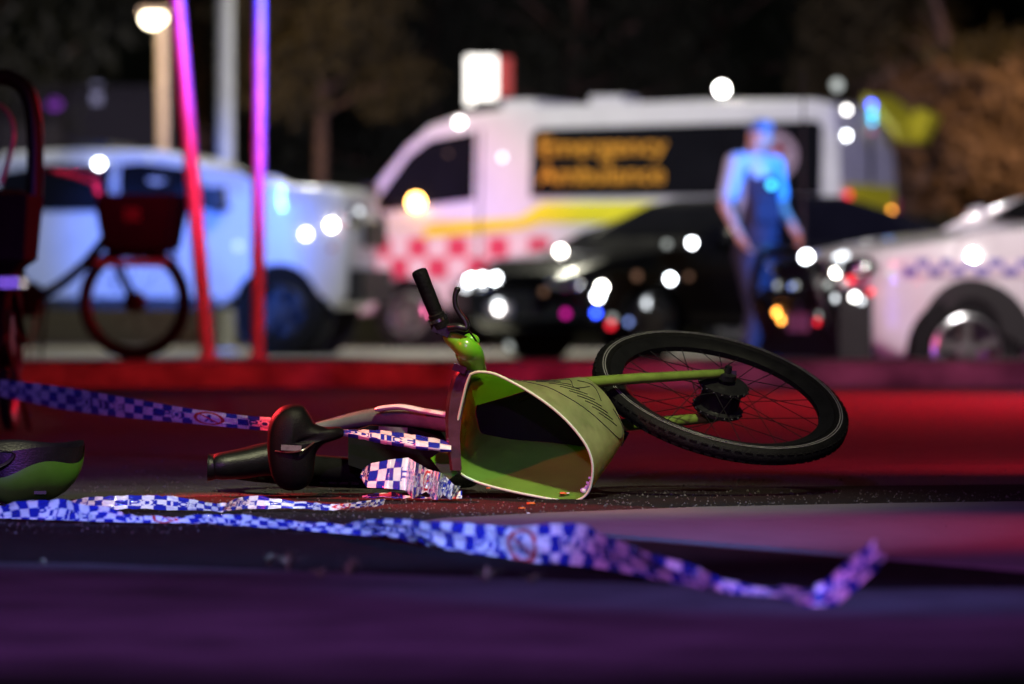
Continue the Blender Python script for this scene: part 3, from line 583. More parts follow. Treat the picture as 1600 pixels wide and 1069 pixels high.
# ------------------------------------------------------------------ upright parked bikes
def parked_bike(loc, rz, label, hoop=False, steer=0.):
    root = thing('parked_bike', label, 'bicycle', loc, rz, 'upright parked bikes')
    o = lambda n, mb, m, p=root, **k: obj(n, mb, m, p, **k)
    bike_wheel(root, 'rear_wheel', (-.55, 0, .345), (0, 1, 0), world=False)
    bike_wheel(root, 'front_wheel', (.55, 0, .345), (0, 1, 0), hub_r=.06, hub_w=.08, world=False)
    for s_ in (-1, 1):
        o('fork_leg', MB().tube(crom([(.36, s_*.04, .80), (.42, s_*.055, .62), (.55, s_*.06, .345)], 5), [.018]*6+[.014]*5, 10), M['matte_black'])
    mb = MB().tube(crom([(.37, 0, .72), (.22, 0, .55), (.0, 0, .40), (-.18, 0, .40)], 8), .040, 14, flat=.8)
    mb.tube([(.33, 0, .95), (.385, 0, .66)], .032, 14); mb.tube([(-.10, 0, .34), (-.24, 0, .74)], .026, 12)
    for s_ in (-1, 1): mb.tube([(-.14, s_*.03, .40), (-.55, s_*.06, .345)], .013, 8); mb.tube([(-.22, s_*.02, .66), (-.55, s_*.06, .345)], .011, 8)
    o('frame', mb, M['matte_black'])
    mb = MB().lathe((-.12, 0, .36), (0, 1, 0), [(.001, -.05), (.10, -.05), (.11, -.03), (.11, .03), (.10, .05), (.001, .05)], 24); o('chain_cover', mb, M['black_plastic'])
    mb = MB(); rings = []
    for x, wd, z in ((-.40, .075, .90), (-.37, .10, .915), (-.30, .10, .91), (-.22, .055, .90), (-.12, .028, .90), (-.08, .018, .895)):
        rings.append([Vector((x, wd*math.cos(t), z+.028*math.sin(t))) for t in [k*2*math.pi/14 for k in range(14)]])
    mb.loft(rings); mb.tube([(-.24, 0, .70), (-.285, 0, .90)], .016, 10); o('saddle', mb, M['saddle'])
    for wx in (-.55, .55):
        mb = MB(); rings = []
        for k in range(15):
            th = R(30+k*9.5) if wx < 0 else R(45+k*7); rings.append([Vector((wx+math.cos(th)*r_, y_, .345+math.sin(th)*r_)) for r_, y_ in ((.365, -.04), (.382, -.025), (.385, .025), (.365, .04), (.370, 0))])
        mb.loft(rings); o('mudguard', mb, M['black_plastic'])
    mb = MB(); rings = []                                      # deep basket in front of the head tube
    zs = ((.60, .55, .62), (.66, .42, .78), (.98 if not hoop else .90, .38, .84))
    ws = (.11, .19, .21)
    for (z, x0, x1), wd in zip(zs, ws): rings.append([Vector((x0, -wd, z)), Vector((x1, -wd*.9, z)), Vector((x1, wd*.9, z)), Vector((x0, wd, z))])
    mb.loft(rings); bm = mb.bm(); fs = [f for f in bm.faces if all(v.co.z > .88 for v in f.verts)]; bmesh.ops.delete(bm, geom=fs, context='FACES_ONLY'); mb.load(bm)
    o('basket', mb, M['matte_black'], smooth=False)
    o('basket_tray', MB().box((.56, 0, .575), (.42, .30, .045)).bevel(.01, 2), M['frame_grey'])
    if not hoop:
        mb = MB().box((.60, -.205, .86), (.10, .006, .08), Matrix.Rotation(.05, 3, 'X')); o('basket_badge', mb, M['head_grey'])
    if hoop:
        path = crom([(.34, .17, .86), (.34, .175, 1.10), (.33, .15, 1.28), (.32, .08, 1.345), (.32, 0, 1.35), (.32, -.08, 1.345), (.33, -.15, 1.28), (.34, -.175, 1.10), (.34, -.17, .86)], 6)
        hb_ = o('handlebar', MB().tube(path, .032, 14), M['black_plastic'])
        for s_ in (-1, 1): o('brake_cable', MB().tube(crom([(.37, s_*.05, .95), (.40, s_*.10, 1.12), (.37, s_*.07, 1.22), (.34, 0, 1.26)], 6), .010, 8), M['galv'], hb_)
    else:
        hb_ = o('handlebar', MB().tube(crom([(.34, 0, .93), (.30, 0, 1.06)], 3), .018, 10).tube(crom([(.10, -.28, 1.13), (.22, -.24, 1.10), (.30, -.06, 1.06), (.30, .06, 1.06), (.22, .24, 1.10), (.10, .28, 1.13)], 6), .014, 10), M['galv'])
        for s_ in (-1, 1):
            o('grip', MB().tube([(.20, s_*.248, 1.105), (.08, s_*.285, 1.135)], .019, 10), M['head_grey'], hb_)
        o('bell', MB().ell((.26, -.14, 1.12), (.03, .03, .022)), M['chrome'], hb_)
    for s_ in (-1, 1): o('kickstand', MB().tube([(-.02, s_*.04, .34), (-.08, s_*.12, .012)], .011, 8), M['dark_metal'])
    return root
pb = P(120, 562, 33.9); parked_bike((pb.x-.18, 33.9, .15), R(-14), 'dark upright bike with deep black basket standing on the traffic island by the white ute')
parked_bike((P(-4, 600, 21).x-.07, 21.75, 0), R(-90), 'black upright bike with thick hoop handlebar, half cut off by the left edge', hoop=True)

# ------------------------------------------------------------------ vehicles
def arch(cx, r, zc, zb, n=12):
    a0 = math.asin(max(-1, min(1, (zb-zc)/r))); return [(cx-r*math.cos(a0+(math.pi-2*a0)*k/n), zc+r*math.sin(a0+(math.pi-2*a0)*k/n)) for k in range(n+1)]
class Veh:
    def __init__(s, name, label, cat, loc, yaw, prof, hw, belt, tum, xf, front_k=.12, taper=.18, xr=None):
        s.root = thing(name, label, cat, loc, yaw); s.loc = Vector(loc); s.yaw = yaw; s.hw = hw; s.belt = belt; s.tum = tum; s.xf = xf; s.fk = front_k; s.tp = taper
        s.xmax = max(p[0] for p in prof); s.xmin = min(p[0] for p in prof); s.prof = prof; s.bvs = []
    kx = 1.0
    def half(s, x, z):
        h = s.hw
        if z > s.belt: h *= 1-s.tum*(z-s.belt)
        if x > s.xf: h *= 1-s.tp*((x-s.xf)/(s.xmax-s.xf))**2
        return h
    def warp(s, v):
        y = v.y; v2 = v.copy(); v2.y = y*s.half(v.x, v.z)/s.hw
        if v.x > s.xf: v2.x -= s.fk*(y/s.hw)**2*((v.x-s.xf)/(s.xmax-s.xf))
        v2.x *= s.kx
        return v2
    def body(s, m, name='body', bev=.05):
        mb = MB(); n = len(s.prof); vs = [Vector((x, -s.hw, z)) for x, z in s.prof]+[Vector((x, s.hw, z)) for x, z in s.prof]
        mb.add(vs, [tuple(range(n)), tuple(reversed(range(n, 2*n)))]+[(i, (i+1) % n, (i+1) % n+n, i+n) for i in range(n)])
        bm = mb.bm(); es = [e for e in bm.edges if abs(e.verts[0].co.y-e.verts[1].co.y) < 1e-6]
        bmesh.ops.bevel(bm, geom=es, offset=bev, segments=3, affect='EDGES', profile=.5, clamp_overlap=True)
        for z in [s.belt+.25*k for k in range(-2, 7)]:
            bmesh.ops.bisect_plane(bm, geom=bm.verts[:]+bm.edges[:]+bm.faces[:], plane_co=(0, 0, z), plane_no=(0, 0, 1))
        x = s.xmin+.3
        while x < s.xmax:
            bmesh.ops.bisect_plane(bm, geom=bm.verts[:]+bm.edges[:]+bm.faces[:], plane_co=(x, 0, 0), plane_no=(1, 0, 0)); x += .3
        for k in (-.8, -.5, 0, .5, .8):
            bmesh.ops.bisect_plane(bm, geom=bm.verts[:]+bm.edges[:]+bm.faces[:], plane_co=(0, s.hw*k, 0), plane_no=(0, 1, 0))
        for v in bm.verts: v.co = s.warp(v.co)
        bmesh.ops.triangulate(bm, faces=[f for f in bm.faces if len(f.verts) > 4])
        mb.load(bm); s.b = obj(name, mb, m, s.root, ang=35); s.bvs.append(BVHTree.FromPolygons([tuple(v) for v in mb.v], mb.f)); return s.b
    def part(s, name, mb, m, parent=None, **k):
        s.bvs.append(BVHTree.FromPolygons([tuple(v) for v in mb.v], mb.f)); return obj(name, mb, m, parent or s.root, **k)
    def panel(s, name, pts, m, off=.008, sides=(1, -1), parent=None, th=.01, sub=6):
        """flat piece on the flank given as (x, z) outline"""
        for sd in sides:
            mb = MB(); q = []
            for i in range(len(pts)):
                a, b = pts[i], pts[(i+1) % len(pts)]
                for k in range(sub): t = k/sub; q.append((a[0]+(b[0]-a[0])*t, a[1]+(b[1]-a[1])*t))
            def at(x, z, o): v = s.warp(Vector((x, s.hw*sd, z))); v.y += o*sd; return v
            n = len(q); c = (sum(p[0] for p in q)/n, sum(p[1] for p in q)/n)
            A = [at(x, z, off) for x, z in q]; I = [at(c[0]+(x-c[0])*.5, c[1]+(z-c[1])*.5, off+.002) for x, z in q]; B = [at(x, z, off-th) for x, z in q]
            mb.loft([B, A, I], True); s.part(name, mb, m, parent)
    def grid_panel(s, name, x0, x1, z0, z1, nx, nz, mats, sd=1, off=.012, par=0):
        mb = MB()
        for i in range(nx):
            for k in range(nz):
                xa, xb = x0+(x1-x0)*i/nx, x0+(x1-x0)*(i+1)/nx; za, zb = z0+(z1-z0)*k/nz, z0+(z1-z0)*(k+1)/nz
                q = []
                for x, z in ((xa, za), (xb, za), (xb, zb), (xa, zb)): v = s.warp(Vector((x, s.hw*sd, z))); v.y += off*sd; q.append(v)
                mb.add(q, [(0, 1, 2, 3)], (i+k+par) % len(mats))
        return s.part(name, mb, mats, smooth=False)
    def cross(s, name, pa, pb, m, yk=.85, off=.012, parent=None):
        """a pane across the car between two profile points"""
        mb = MB(); d = Vector((pb[0]-pa[0], 0, pb[1]-pa[1])); nn = Vector((d.z, 0, -d.x)).normalized()
        if nn.x < 0 and pa[0] > 0: nn = -nn
        if pa[0] < 0 and nn.x > 0: nn = -nn
        rings = []
        for t in (0, .25, .5, .75, 1):
            rings.append([s.warp(Vector((pa[0]+d.x*t, s.hw*yk*k, pa[1]+d.z*t)))+nn*off for k in (-1, -.75, -.5, -.25, 0, .25, .5, .75, 1)])
        mb.loft(rings, False, False); return s.part(name, mb, m, parent)
    def wheel(s, x, r, rimr, zc=None, sides=(1, -1), spokes=5, rm='alloy'):
        zc = r if zc is None else zc
        for sd in sides:
            y = s.hw-.12; ax = Vector((0, sd, 0)); c = Vector((x, sd*y, zc))
            t = s.part('wheel', MB().lathe(c, ax, [(rimr, -.1), (r*.97, -.1), (r, -.07), (r, .07), (r*.965, .1), (rimr+.02, .115), (rimr, .10)], 36, True), M['tyre'])
            mb = MB().lathe(c, ax, [(rimr, .10), (rimr-.02, .11), (rimr-.03, .06), (rimr-.03, -.09), (.06, -.09)], 36)
            for k in range(spokes):
                th = 2*math.pi*k/spokes+.3; d = Vector((math.cos(th), 0, math.sin(th)))
                mb.box(c+d*(rimr*.55)+ax*.085, (rimr*.86, .03, rimr*.26), Matrix((d, ax, d.cross(ax))).transposed())
            mb.lathe(c, ax, [(rimr*.28, .06), (rimr*.26, .11), (.001, .115)], 20); s.part('rim', mb, M[rm], t)
            s.part('wheel_well', MB().lathe(c, ax, [(.001, -.16), (r+.05, -.16), (r+.05, -.13), (.001, -.13)], 24), M['trim'])
    def hit(s, px, py):
        """local point and normal where the camera's ray through a pixel meets the vehicle"""
        inv = Matrix.Translation(s.loc) @ Matrix.Rotation(s.yaw, 4, 'Z'); inv.invert()
        o = inv @ Vector((0, 0, CAM_H)); d = (inv @ P(px, py, 30)-o).normalized(); best = None
        for b in s.bvs:
            h = b.ray_cast(o, d)
            if h[0] is not None and (best is None or h[3] < best[2]): best = (h[0], h[1], h[3])
        return best
    def lamp(s, px, py, r, m, name='lamp', sx=1., sz=1.):  # glowing blobs: real lamps, and bodywork glints painted as glow
        h = s.hit(px, py)
        if h is None: print('lamp or glint misses', s.root.name, px, py); return
        k_ = .62*(.85+.3*random.random()); return obj(name, MB().ell(h[0], (r*sx*k_, r*sx*k_, r*sz*k_), 12, 8), M[m] if m != 'lamp_glint_white' else random.choice(WHITES), s.root)

# --- ambulance
prof = [(-2.58, .42), *arch(-1.55, .42, .36, .36), *arch(1.65, .42, .36, .36), (2.40, .34), (2.72, .42), (2.78, .75), (2.74, 1.02), (2.55, 1.16), (2.38, 1.24), (2.02, 1.66), (1.66, 2.06), (1.46, 2.24), (1.12, 2.36), (.4, 2.42), (-1.2, 2.46), (-2.3, 2.46), (-2.50, 2.40), (-2.56, 2.0), (-2.60, 1.2), (-2.60, .6)]
am = Veh('ambulance', 'white emergency ambulance van with yellow band and red checks, parked behind the black car', 'ambulance', (.94, 57.3, 0), R(180-21), prof, .95, 1.28, .07, 1.5, .12, .14)
am.kx = 1.075; am.body(M['white_paint'])
am.panel('window', [(.98, 1.50), (2.12, 1.36), (1.66, 1.94), (1.42, 2.10), (.98, 2.18)], M['glass'])
am.panel('side_window', [(.42, 1.52), (-2.40, 1.52), (-2.40, 2.20), (-2.34, 2.25), (.36, 2.20), (.42, 2.14)], M['glass'])
am.panel('yellow_band', [(2.45, 1.18), (2.6, 1.02), (.55, 1.20), (.45, 1.26), (-2.58, 1.24), (-2.58, 1.46), (.30, 1.46), (.52, 1.32)], M['yellow'], off=.006)
am.grid_panel('checker_band', -2.4, 2.25, .72, 1.12, 23, 2, [M['red_check'], M['white_check']], off=.010)
am.grid_panel('checker_band', -2.4, 2.25, .72, 1.12, 23, 2, [M['red_check'], M['white_check']], sd=-1, off=.010)
am.panel('door_seam', [(.93, .7), (.91, .7), (.91, 2.2), (.93, 2.2)], M['trim'], off=.012, th=.004)
am.panel('sill', [(1.2, .36), (-1.1, .36), (-1.1, .62), (1.2, .62)], M['trim'], off=.004)
am.cross('windscreen', (1.60, 2.12), (2.32, 1.30), M['glass'], .88)
am.part('bumper', MB().box((2.90, 0, .55), (.14, 1.56, .34)).bevel(.03, 2), M['trim'])
am.part('grille', MB().box((2.955, 0, .90), (.05, 1.1, .16)).bevel(.01, 1), M['trim'])
for s_ in (1, -1):
    am.part('headlight', MB().ell((2.76, s_*.62, .96), (.14, .16, .11)), M['chrome'])
    mm = am.part('mirror', MB().box((2.12, s_*1.08, 1.50), (.10, .20, .30)).bevel(.03, 2), M['trim'])
    am.part('tail_light', MB().box((-2.79, s_*.86, 1.25), (.05, .13, .50)).bevel(.015, 2), M['red_check'])
for z_, h_ in ((1.46, .34), (.95, .3)):
    am.part('rear_stripe', MB().box((-2.802, 0, z_), (.02, 1.52, h_)).bevel(.003, 1), M['yellow'] if z_ > 1.2 else M['white_check'])
am.part('rear_door_seam', MB().box((-2.80, 0, 1.9), (.02, .04, .5)), M['trim'])
def aml(px, py, Y): return (Matrix.Translation(am.loc) @ Matrix.Rotation(am.yaw, 4, 'Z')).inverted() @ P(px, py, Y)
mb = MB(); rings = []
for px_, py_, w_ in ((1372, 158, .50), (1396, 176, .50), (1424, 214, .46)):
    c_ = aml(px_, py_, 57.2); rings.append([c_+Vector((0, -w_, .06)), c_+Vector((0, w_, .06)), c_+Vector((0, w_, -.06)), c_+Vector((0, -w_, -.06))])
mb.loft(rings).bevel(.015, 2); tg = am.part('tailgate', mb, M['yellow'])
mb = MB().box(aml(1441, 196, 57.4), (.20, .30, .30), Matrix.Rotation(-.5, 3, 'Y')).bevel(.04, 2); am.part('gate_panel', mb, M['yellow'], tg)
am.part('gate_strut', MB().tube([aml(1376, 185, 57.2), aml(1436, 212, 57.3)], .018, 8), M['trim'], tg)
am.part('roof_rack', MB().box((.75, 0, 2.45), (.5, 1.3, .10)).box((-.1, 0, 2.50), (.35, .5, .09)).bevel(.03, 2), M['white_paint'])
am.part('light_bar', MB().box((1.0, 0, 2.44), (.26, 1.5, .12)).bevel(.03, 2), M['trim'])
am.wheel(1.65*1.075, .35, .22); am.wheel(-1.55*1.075, .35, .22)
def text_mb(s_, size, dep=.006):
    cu = bpy.data.curves.new('t', 'FONT'); cu.body = s_; cu.size = size; cu.extrude = dep; cu.offset = size*.012; cu.align_x = 'CENTER'
    o = bpy.data.objects.new('t', cu); COL.objects.link(o); dg = bpy.context.evaluated_depsgraph_get(); me = bpy.data.meshes.new_from_object(o.evaluated_get(dg))
    mb = MB().add([v.co for v in me.vertices], [tuple(p.vertices) for p in me.polygons]); bpy.data.objects.remove(o); bpy.data.meshes.remove(me); return mb
for word, z_ in (('Emergency', 1.93), ('Ambulance', 1.65)):
    mb = text_mb(word, .27); wx = max(v.x for v in mb.v)-min(v.x for v in mb.v); kx = 1.24/wx
    out_ = []
    for v in mb.v:
        x, z = -.28-v.x*kx, z_+v.y; q = am.warp(Vector((x, am.hw, z))); q.y += .016+v.z; out_.append(q)
    mb.v = out_; am.part('lettering', mb, M['amber_text'], smooth=False)
mb = MB(); cx, cz = -1.92, 1.90
def amp(x, z, o): v = am.warp(Vector((x, am.hw, z))); v.y += o; return v
def disc(mb, r0, r1, o, n=40, mi=0):
    a = [amp(cx+r1*math.cos(2*math.pi*k/n), cz+r1*math.sin(2*math.pi*k/n), o) for k in range(n)]; b = [amp(cx+r0*math.cos(2*math.pi*k/n), cz+r0*math.sin(2*math.pi*k/n), o) for k in range(n)]
    mb.add(a+b, [(k, (k+1) % n, n+(k+1) % n, n+k) for k in range(n)], mi)
disc(mb, .18, .25, .0135); disc(mb, .0, .13, .0138, mi=1)
for k in range(4):
    c_, s_ = math.cos(k*math.pi/2), math.sin(k*math.pi/2); mb.add([amp(cx+c_*u-s_*v, cz+s_*u+c_*v, .015) for u, v in ((.02, -.015), (.17, -.055), (.17, .055), (.02, .015))], [(0, 1, 2, 3)], 0)
am.part('crest', mb, [M['emblem'], M['emblem_red']], smooth=False)
for a in ((718, 191, .055, 'lamp_glint_white'), (785, 246, .05, 'lamp_glint_soft'), (700, 240, .03, 'glint_brown'), (1322, 172, .05, 'lamp_glint_white'), (1322, 212, .05, 'lamp_glint_white'), (1362, 164, .05, 'lamp_blue'), (1362, 178, .05, 'lamp_glint_cyan'), (1362, 190, .05, 'lamp_glint_cyan'), (1362, 206, .04, 'lamp_magenta'), (1326, 305, .05, 'lamp_red'), (1338, 328, .05, 'lamp_orange'), (1392, 330, .05, 'lamp_amber'), (1272, 320, .04, 'lamp_glint_dim')): am.lamp(*a)
for x_, y_, m_ in ((1128, 139, 'lamp_glint_white'), (1308, 133, 'lamp_glint_dim')):
    q = P(x_, y_, 56.4); inv = (Matrix.Translation(am.loc) @ Matrix.Rotation(am.yaw, 4, 'Z')).inverted(); l_ = inv @ q
    obj('lamp', MB().ell(l_, .055, 12, 8), M[m_], am.root); obj('lamp_post', MB().tube([(l_.x, l_.y, l_.z-.05), (l_.x, l_.y, 2.42)], .015, 8), M['trim'], am.root)
q = inv @ P(650, 316, 57.0); obj('lamp', MB().ell(q, .075, 12, 8), M['lamp_orange'], am.root)
obj('mirror_arm', MB().tube([q, (1.9, .92, 1.45)], .025, 8), M['trim'], am.root)

# --- black car
prof = [(-2.28, .35), *arch(-1.32, .37, .33, .26), *arch(1.38, .37, .33, .26), (2.05, .24), (2.26, .34), (2.30, .55), (2.22, .72), (1.9, .84), (1.05, .95), (.75, 1.03), (.15, 1.32), (-.15, 1.38), (-.8, 1.38), (-1.35, 1.24), (-1.75, 1.06), (-2.2, 1.02), (-2.30, .9), (-2.32, .6)]
bc = Veh('black_car', 'black car facing left in front of the ambulance, lamps glinting on its nose', 'car', (1.74, 48.4, 0), R(180+37), prof, .90, .93, .32, 1.2, .22, .2)
bc.body(M['black_paint'], bev=.06)
bc.panel('window', [(.72, .98), (.18, 1.27), (-.18, 1.32), (-.18, .98)], M['glass']); bc.panel('window', [(-.24, .98), (-.24, 1.32), (-.8, 1.32), (-1.3, 1.18), (-1.4, 1.02)], M['glass'])
bc.cross('windscreen', (.14, 1.31), (.74, 1.04), M['glass'], .86); bc.cross('rear_window', (-1.35, 1.24), (-.84, 1.37), M['glass'], .8)
bc.part('grille', MB().box((2.27, 0, .48), (.06, .9, .2)).bevel(.02, 2), M['trim']); bc.part('plate', MB().box((2.31, 0, .42), (.01, .36, .11)), M['white_check'])
for s_ in (1, -1):
    bc.part('headlight', MB().ell((2.10, s_*.62, .64), (.14, .17, .08)), M['chrome']); bc.part('mirror', MB().ell((.62, s_*1.0, 1.02), (.10, .11, .075)), M['black_paint'])
    bc.part('door_handle', MB().box((-.12, s_*.91, .80), (.2, .03, .03)).bevel(.01, 1), M['chrome'])
bc.wheel(1.38, .33, .23); bc.wheel(-1.32, .33, .23)
for a in ((735, 438, .055, 'lamp_glint_white'), (755, 436, .06, 'lamp_glint_white'), (775, 436, .055, 'lamp_glint_white'), (728, 448, .05, 'lamp_glint_soft'), (780, 482, .055, 'lamp_glint_white'), (778, 474, .055, 'lamp_glint_soft'), (797, 540, .05, 'lamp_glint_dim'), (876, 393, .058, 'lamp_glint_white'), (940, 449, .05, 'lamp_glint_white'), (934, 463, .05, 'lamp_glint_white'), (931, 489, .045, 'lamp_blue'), (884, 490, .045, 'lamp_magenta'), (954, 508, .045, 'lamp_red'), (957, 497, .045, 'lamp_glint_dim'), (982, 503, .04, 'lamp_glint_sky'), (1012, 474, .05, 'lamp_glint_soft'), (1081, 380, .05, 'lamp_glint_white'), (1047, 436, .05, 'lamp_glint_white'), (1076, 432, .045, 'glint_brown'), (995, 431, .05, 'glint_brown'), (1042, 382, .04, 'lamp_glint_dim'), (850, 456, .05, 'glint_brown')): bc.lamp(*a)  # headlamps, plus glow blobs painting glints on handles and bodywork

# --- white ute
prof = [(-2.9, .55), *arch(-1.75, .48, .40, .45), *arch(1.55, .48, .40, .45), (2.10, .42), (2.22, .55), (2.25, 1.1), (2.22, 1.42), (2.08, 1.49), (1.35, 1.53), (1.2, 1.55), (.74, 1.76), (.45, 1.82), (-.3, 1.83), (-.95, 1.80), (-1.10, 1.65), (-1.15, 1.20), (-2.85, 1.20), (-2.95, 1.1), (-2.95, .7)]
ub = P(440, 485, 50.0); yawu = R(-8)
ul = Vector((ub.x, 50.0, 0)) - Matrix.Rotation(yawu, 3, 'Z') @ Vector((1.55, -.80, 0))
ut = Veh('police_ute', 'white utility truck at the left behind the leaning red-lit pole', 'utility truck', tuple(ul), yawu, prof, .92, 1.55, .30, 1.6, .10, .08)
ut.body(M['white_paint'], bev=.06)
ut.panel('window', [(1.14, 1.30), (.70, 1.66), (.30, 1.71), (.12, 1.69), (.12, 1.28)], M['glass']); ut.panel('window', [(.04, 1.28), (.04, 1.69), (-.5, 1.70), (-.95, 1.62), (-.98, 1.28)], M['glass'])
ut.cross('windscreen', (.72, 1.74), (1.20, 1.55), M['glass'], .88)
ut.panel('running_board', [(1.0, .42), (-1.15, .42), (-1.15, .52), (1.0, .52)], M['trim'], off=.05, th=.08)
ut.panel('door_seam', [(.07, .6), (.09, .6), (.09, 1.7), (.07, 1.7)], M['trim'], off=.01, th=.004)
ut.part('bumper', MB().box((2.20, 0, .62), (.16, 1.6, .30)).bevel(.04, 2), M['trim']); ut.part('grille', MB().box((2.25, 0, 1.08), (.05, 1.0, .22)).bevel(.02, 2), M['trim'])
for s_ in (1, -1):
    ut.part('headlight', MB().ell((2.12, s_*.68, 1.20), (.13, .16, .10)), M['chrome']); ut.part('mirror', MB().box((1.02, s_*1.05, 1.38), (.12, .2, .22)).bevel(.04, 2), M['trim'])
    ut.part('door_handle', MB().box((.22, s_*.935, 1.14), (.18, .03, .04)).bevel(.01, 1), M['trim'])
ut.part('roof_rack', MB().box((-.2, 0, 1.87), (.3, 1.2, .06)).bevel(.02, 2), M['trim'])
ut.part('sports_bar', MB().tube(crom([(-1.25, -.7, 1.2), (-1.2, -.6, 1.62), (-1.2, .6, 1.62), (-1.25, .7, 1.2)], 5), .04, 10), M['trim'])
ut.wheel(1.55, .40, .24, zc=.40, rm='trim'); ut.wheel(-1.75, .40, .24, zc=.40, rm='trim')
for a in ((155, 257, .055, 'lamp_glint_white'), (478, 366, .055, 'lamp_glint_white'), (518, 352, .058, 'lamp_glint_white'), (560, 332, .05, 'lamp_glint_soft'), (350, 232, .03, 'lamp_glint_dim'), (235, 246, .04, 'lamp_glint_dim'), (372, 385, .07, 'lamp_glint_sky'), (518, 388, .04, 'glint_brown')): ut.lamp(*a)  # glow blobs painting the glints on headlights and body

# --- white police car at the right
prof = [(-2.35, .38), *arch(-1.38, .43, .37, .34), *arch(1.45, .43, .37, .34), (2.05, .34), (2.22, .44), (2.26, .70), (2.20, .94), (2.05, 1.02), (1.5, 1.10), (.95, 1.16), (.72, 1.20), (.05, 1.56), (-.25, 1.64), (-1.2, 1.64), (-2.0, 1.50), (-2.30, 1.1), (-2.36, .6)]
yawp = R(180+17); wp = P(1503, 549, 35.7)
pl = Vector((wp.x, 35.7, -.2)) - Matrix.Rotation(yawp, 3, 'Z') @ Vector((1.45, .79, 0)); pl.z = -.2
pc = Veh('police_car', 'white police car with blue chequered stripe, nose in at the right edge', 'police car', tuple(pl), yawp, prof, .90, 1.05, .26, 1.4, .22, .22)
pc.body(M['white_paint'], bev=.07)
pc.panel('window', [(.66, 1.20), (.12, 1.50), (-.2, 1.57), (-.3, 1.57), (-.3, 1.20)], M['glass']); pc.panel('window', [(-.36, 1.20), (-.36, 1.57), (-1.2, 1.57), (-1.6, 1.46), (-1.7, 1.22)], M['glass'])
pc.cross('windscreen', (.06, 1.55), (.70, 1.21), M['glass'], .88)
pc.grid_panel('checker_stripe', 2.0, -2.1, .86, .96, 42, 2, [M['blue_check'], M['white_check']], off=.012)
pc.part('bumper', MB().box((2.14, 0, .56), (.22, 1.46, .44)).bevel(.07, 3), M['trim'])
pc.part('grille', MB().box((2.20, 0, .86), (.08, .96, .20)).bevel(.03, 2), M['trim']); pc.part('plate', MB().box((2.26, 0, .56), (.012, .37, .12)), M['white_check'])
pc.part('grille_bar', MB().box((2.245, 0, .93), (.03, .9, .03)).box((2.25, 0, .84), (.03, .9, .025)).bevel(.006, 1), M['chrome'])
pc.part('bull_bar', MB().tube(crom([(2.24, -.62, .45), (2.34, -.60, .75), (2.36, -.4, .98), (2.38, 0, 1.0), (2.36, .4, .98), (2.34, .60, .75), (2.24, .62, .45)], 5), .032, 12).tube([(2.35, -.55, .72), (2.35, .55, .72)], .025, 10), M['dark_metal'])
for s_ in (1, -1):
    pc.part('headlight', MB().ell((2.06, s_*.60, .90), (.16, .16, .08)), M['chrome']); pc.part('mirror', MB().ell((.62, s_*1.02, 1.24), (.10, .12, .09)), M['white_paint'])
pc.part('antenna', MB().tube([(2.36, .38, .95), (2.36, .38, 2.15)], [.012, .006], 8), M['trim'])
pc.part('light_bar', MB().box((-.35, 0, 1.72), (.3, 1.2, .12)).bevel(.04, 2), M['lamp_blue'])
pc.panel('wheel_arch', [(1.45+.47*math.cos(R(a)), .37+.47*math.sin(R(a))) for a in range(0, 181, 12)]+[(1.45+.435*math.cos(R(a)), .37+.435*math.sin(R(a))) for a in range(180, -1, -12)], M['trim'], off=.004, th=.03, sub=1)
pc.wheel(1.45, .38, .235, zc=.38, spokes=5); pc.wheel(-1.38, .38, .235, zc=.38)
for a in ((1260, 402, .055, 'lamp_glint_white'), (1310, 405, .05, 'lamp_glint_soft'), (1318, 402, .05, 'lamp_glint_soft'), (1306, 426, .035, 'lamp_glint_white'), (1294, 445, .035, 'lamp_glint_dim'), (1306, 466, .035, 'lamp_glint_soft'), (1335, 464, .042, 'lamp_glint_white'), (1346, 470, .035, 'lamp_glint_soft'), (1360, 456, .035, 'lamp_red'), (1330, 436, .05, 'lamp_red'), (1281, 492, .03, 'lamp_glint_dim'), (1278, 503, .03, 'lamp_red'), (1216, 446, .035, 'lamp_glint_dim'), (1245, 446, .035, 'lamp_glint_dim'), (1238, 448, .03, 'lamp_glint_sky'), (1215, 488, .04, 'lamp_amber'), (1222, 500, .035, 'lamp_amber'), (1520, 400, .06, 'lamp_glint_white'), (1390, 428, .035, 'lamp_glint_dim')): pc.lamp(*a)  # lamps and flashers, plus glow blobs painting glints on fender and trim

# ------------------------------------------------------------------ poles, lamps, signs
def pole(name, label, cat, base, topv, r, m, group=None):
    base = Vector(base); topv = Vector(topv); root = thing(name, label, cat, base, 0, group)
    obj('shaft', MB().tube([base+(topv-base)*t for t in (0, .2, .4, .6, .8, 1)], r, 16), m, root, True)
    obj('base_plate', MB().box(base+Vector((0, 0, .012)), (r*2.8, r*2.8, .02)).bevel(.004, 1), M['galv'], root, True); return root
b0 = P(326, 570, 33.6); b0.z = .15; d_ = (P(275, 0, 33.6)-P(326, 572, 33.6)); t0 = b0+d_*1.35
pole('sign_pole', 'leaning steel pole on the kerb lit pink and red', 'pole', b0, t0, .046, M['galv'])
b0 = P(403, 556, 34.3); b0.z = .15; pole('sign_pole', 'upright steel pole lit purple and blue, just right of the leaning one', 'pole', b0, (b0.x+.01, b0.y, 3.4), .042, M['galv'])
b0 = P(352, 540, 53.5); b0.z = 0; pole('light_pole', 'pale grey pole rising behind the white ute', 'pole', b0, (b0.x, b0.y, 5.5), .085, M['pale_pole'])
b0 = P(256, 520, 74); rt = thing('street_lamp', 'lit street lamp on a tan pole far behind the ute', 'street lamp', (b0.x, 74, 1.3))
obj('pole', MB().tube([(b0.x, 74, 1.2), (b0.x-.02, 74, 4.1)], .075, 14), M['tan_pole'], rt, True)
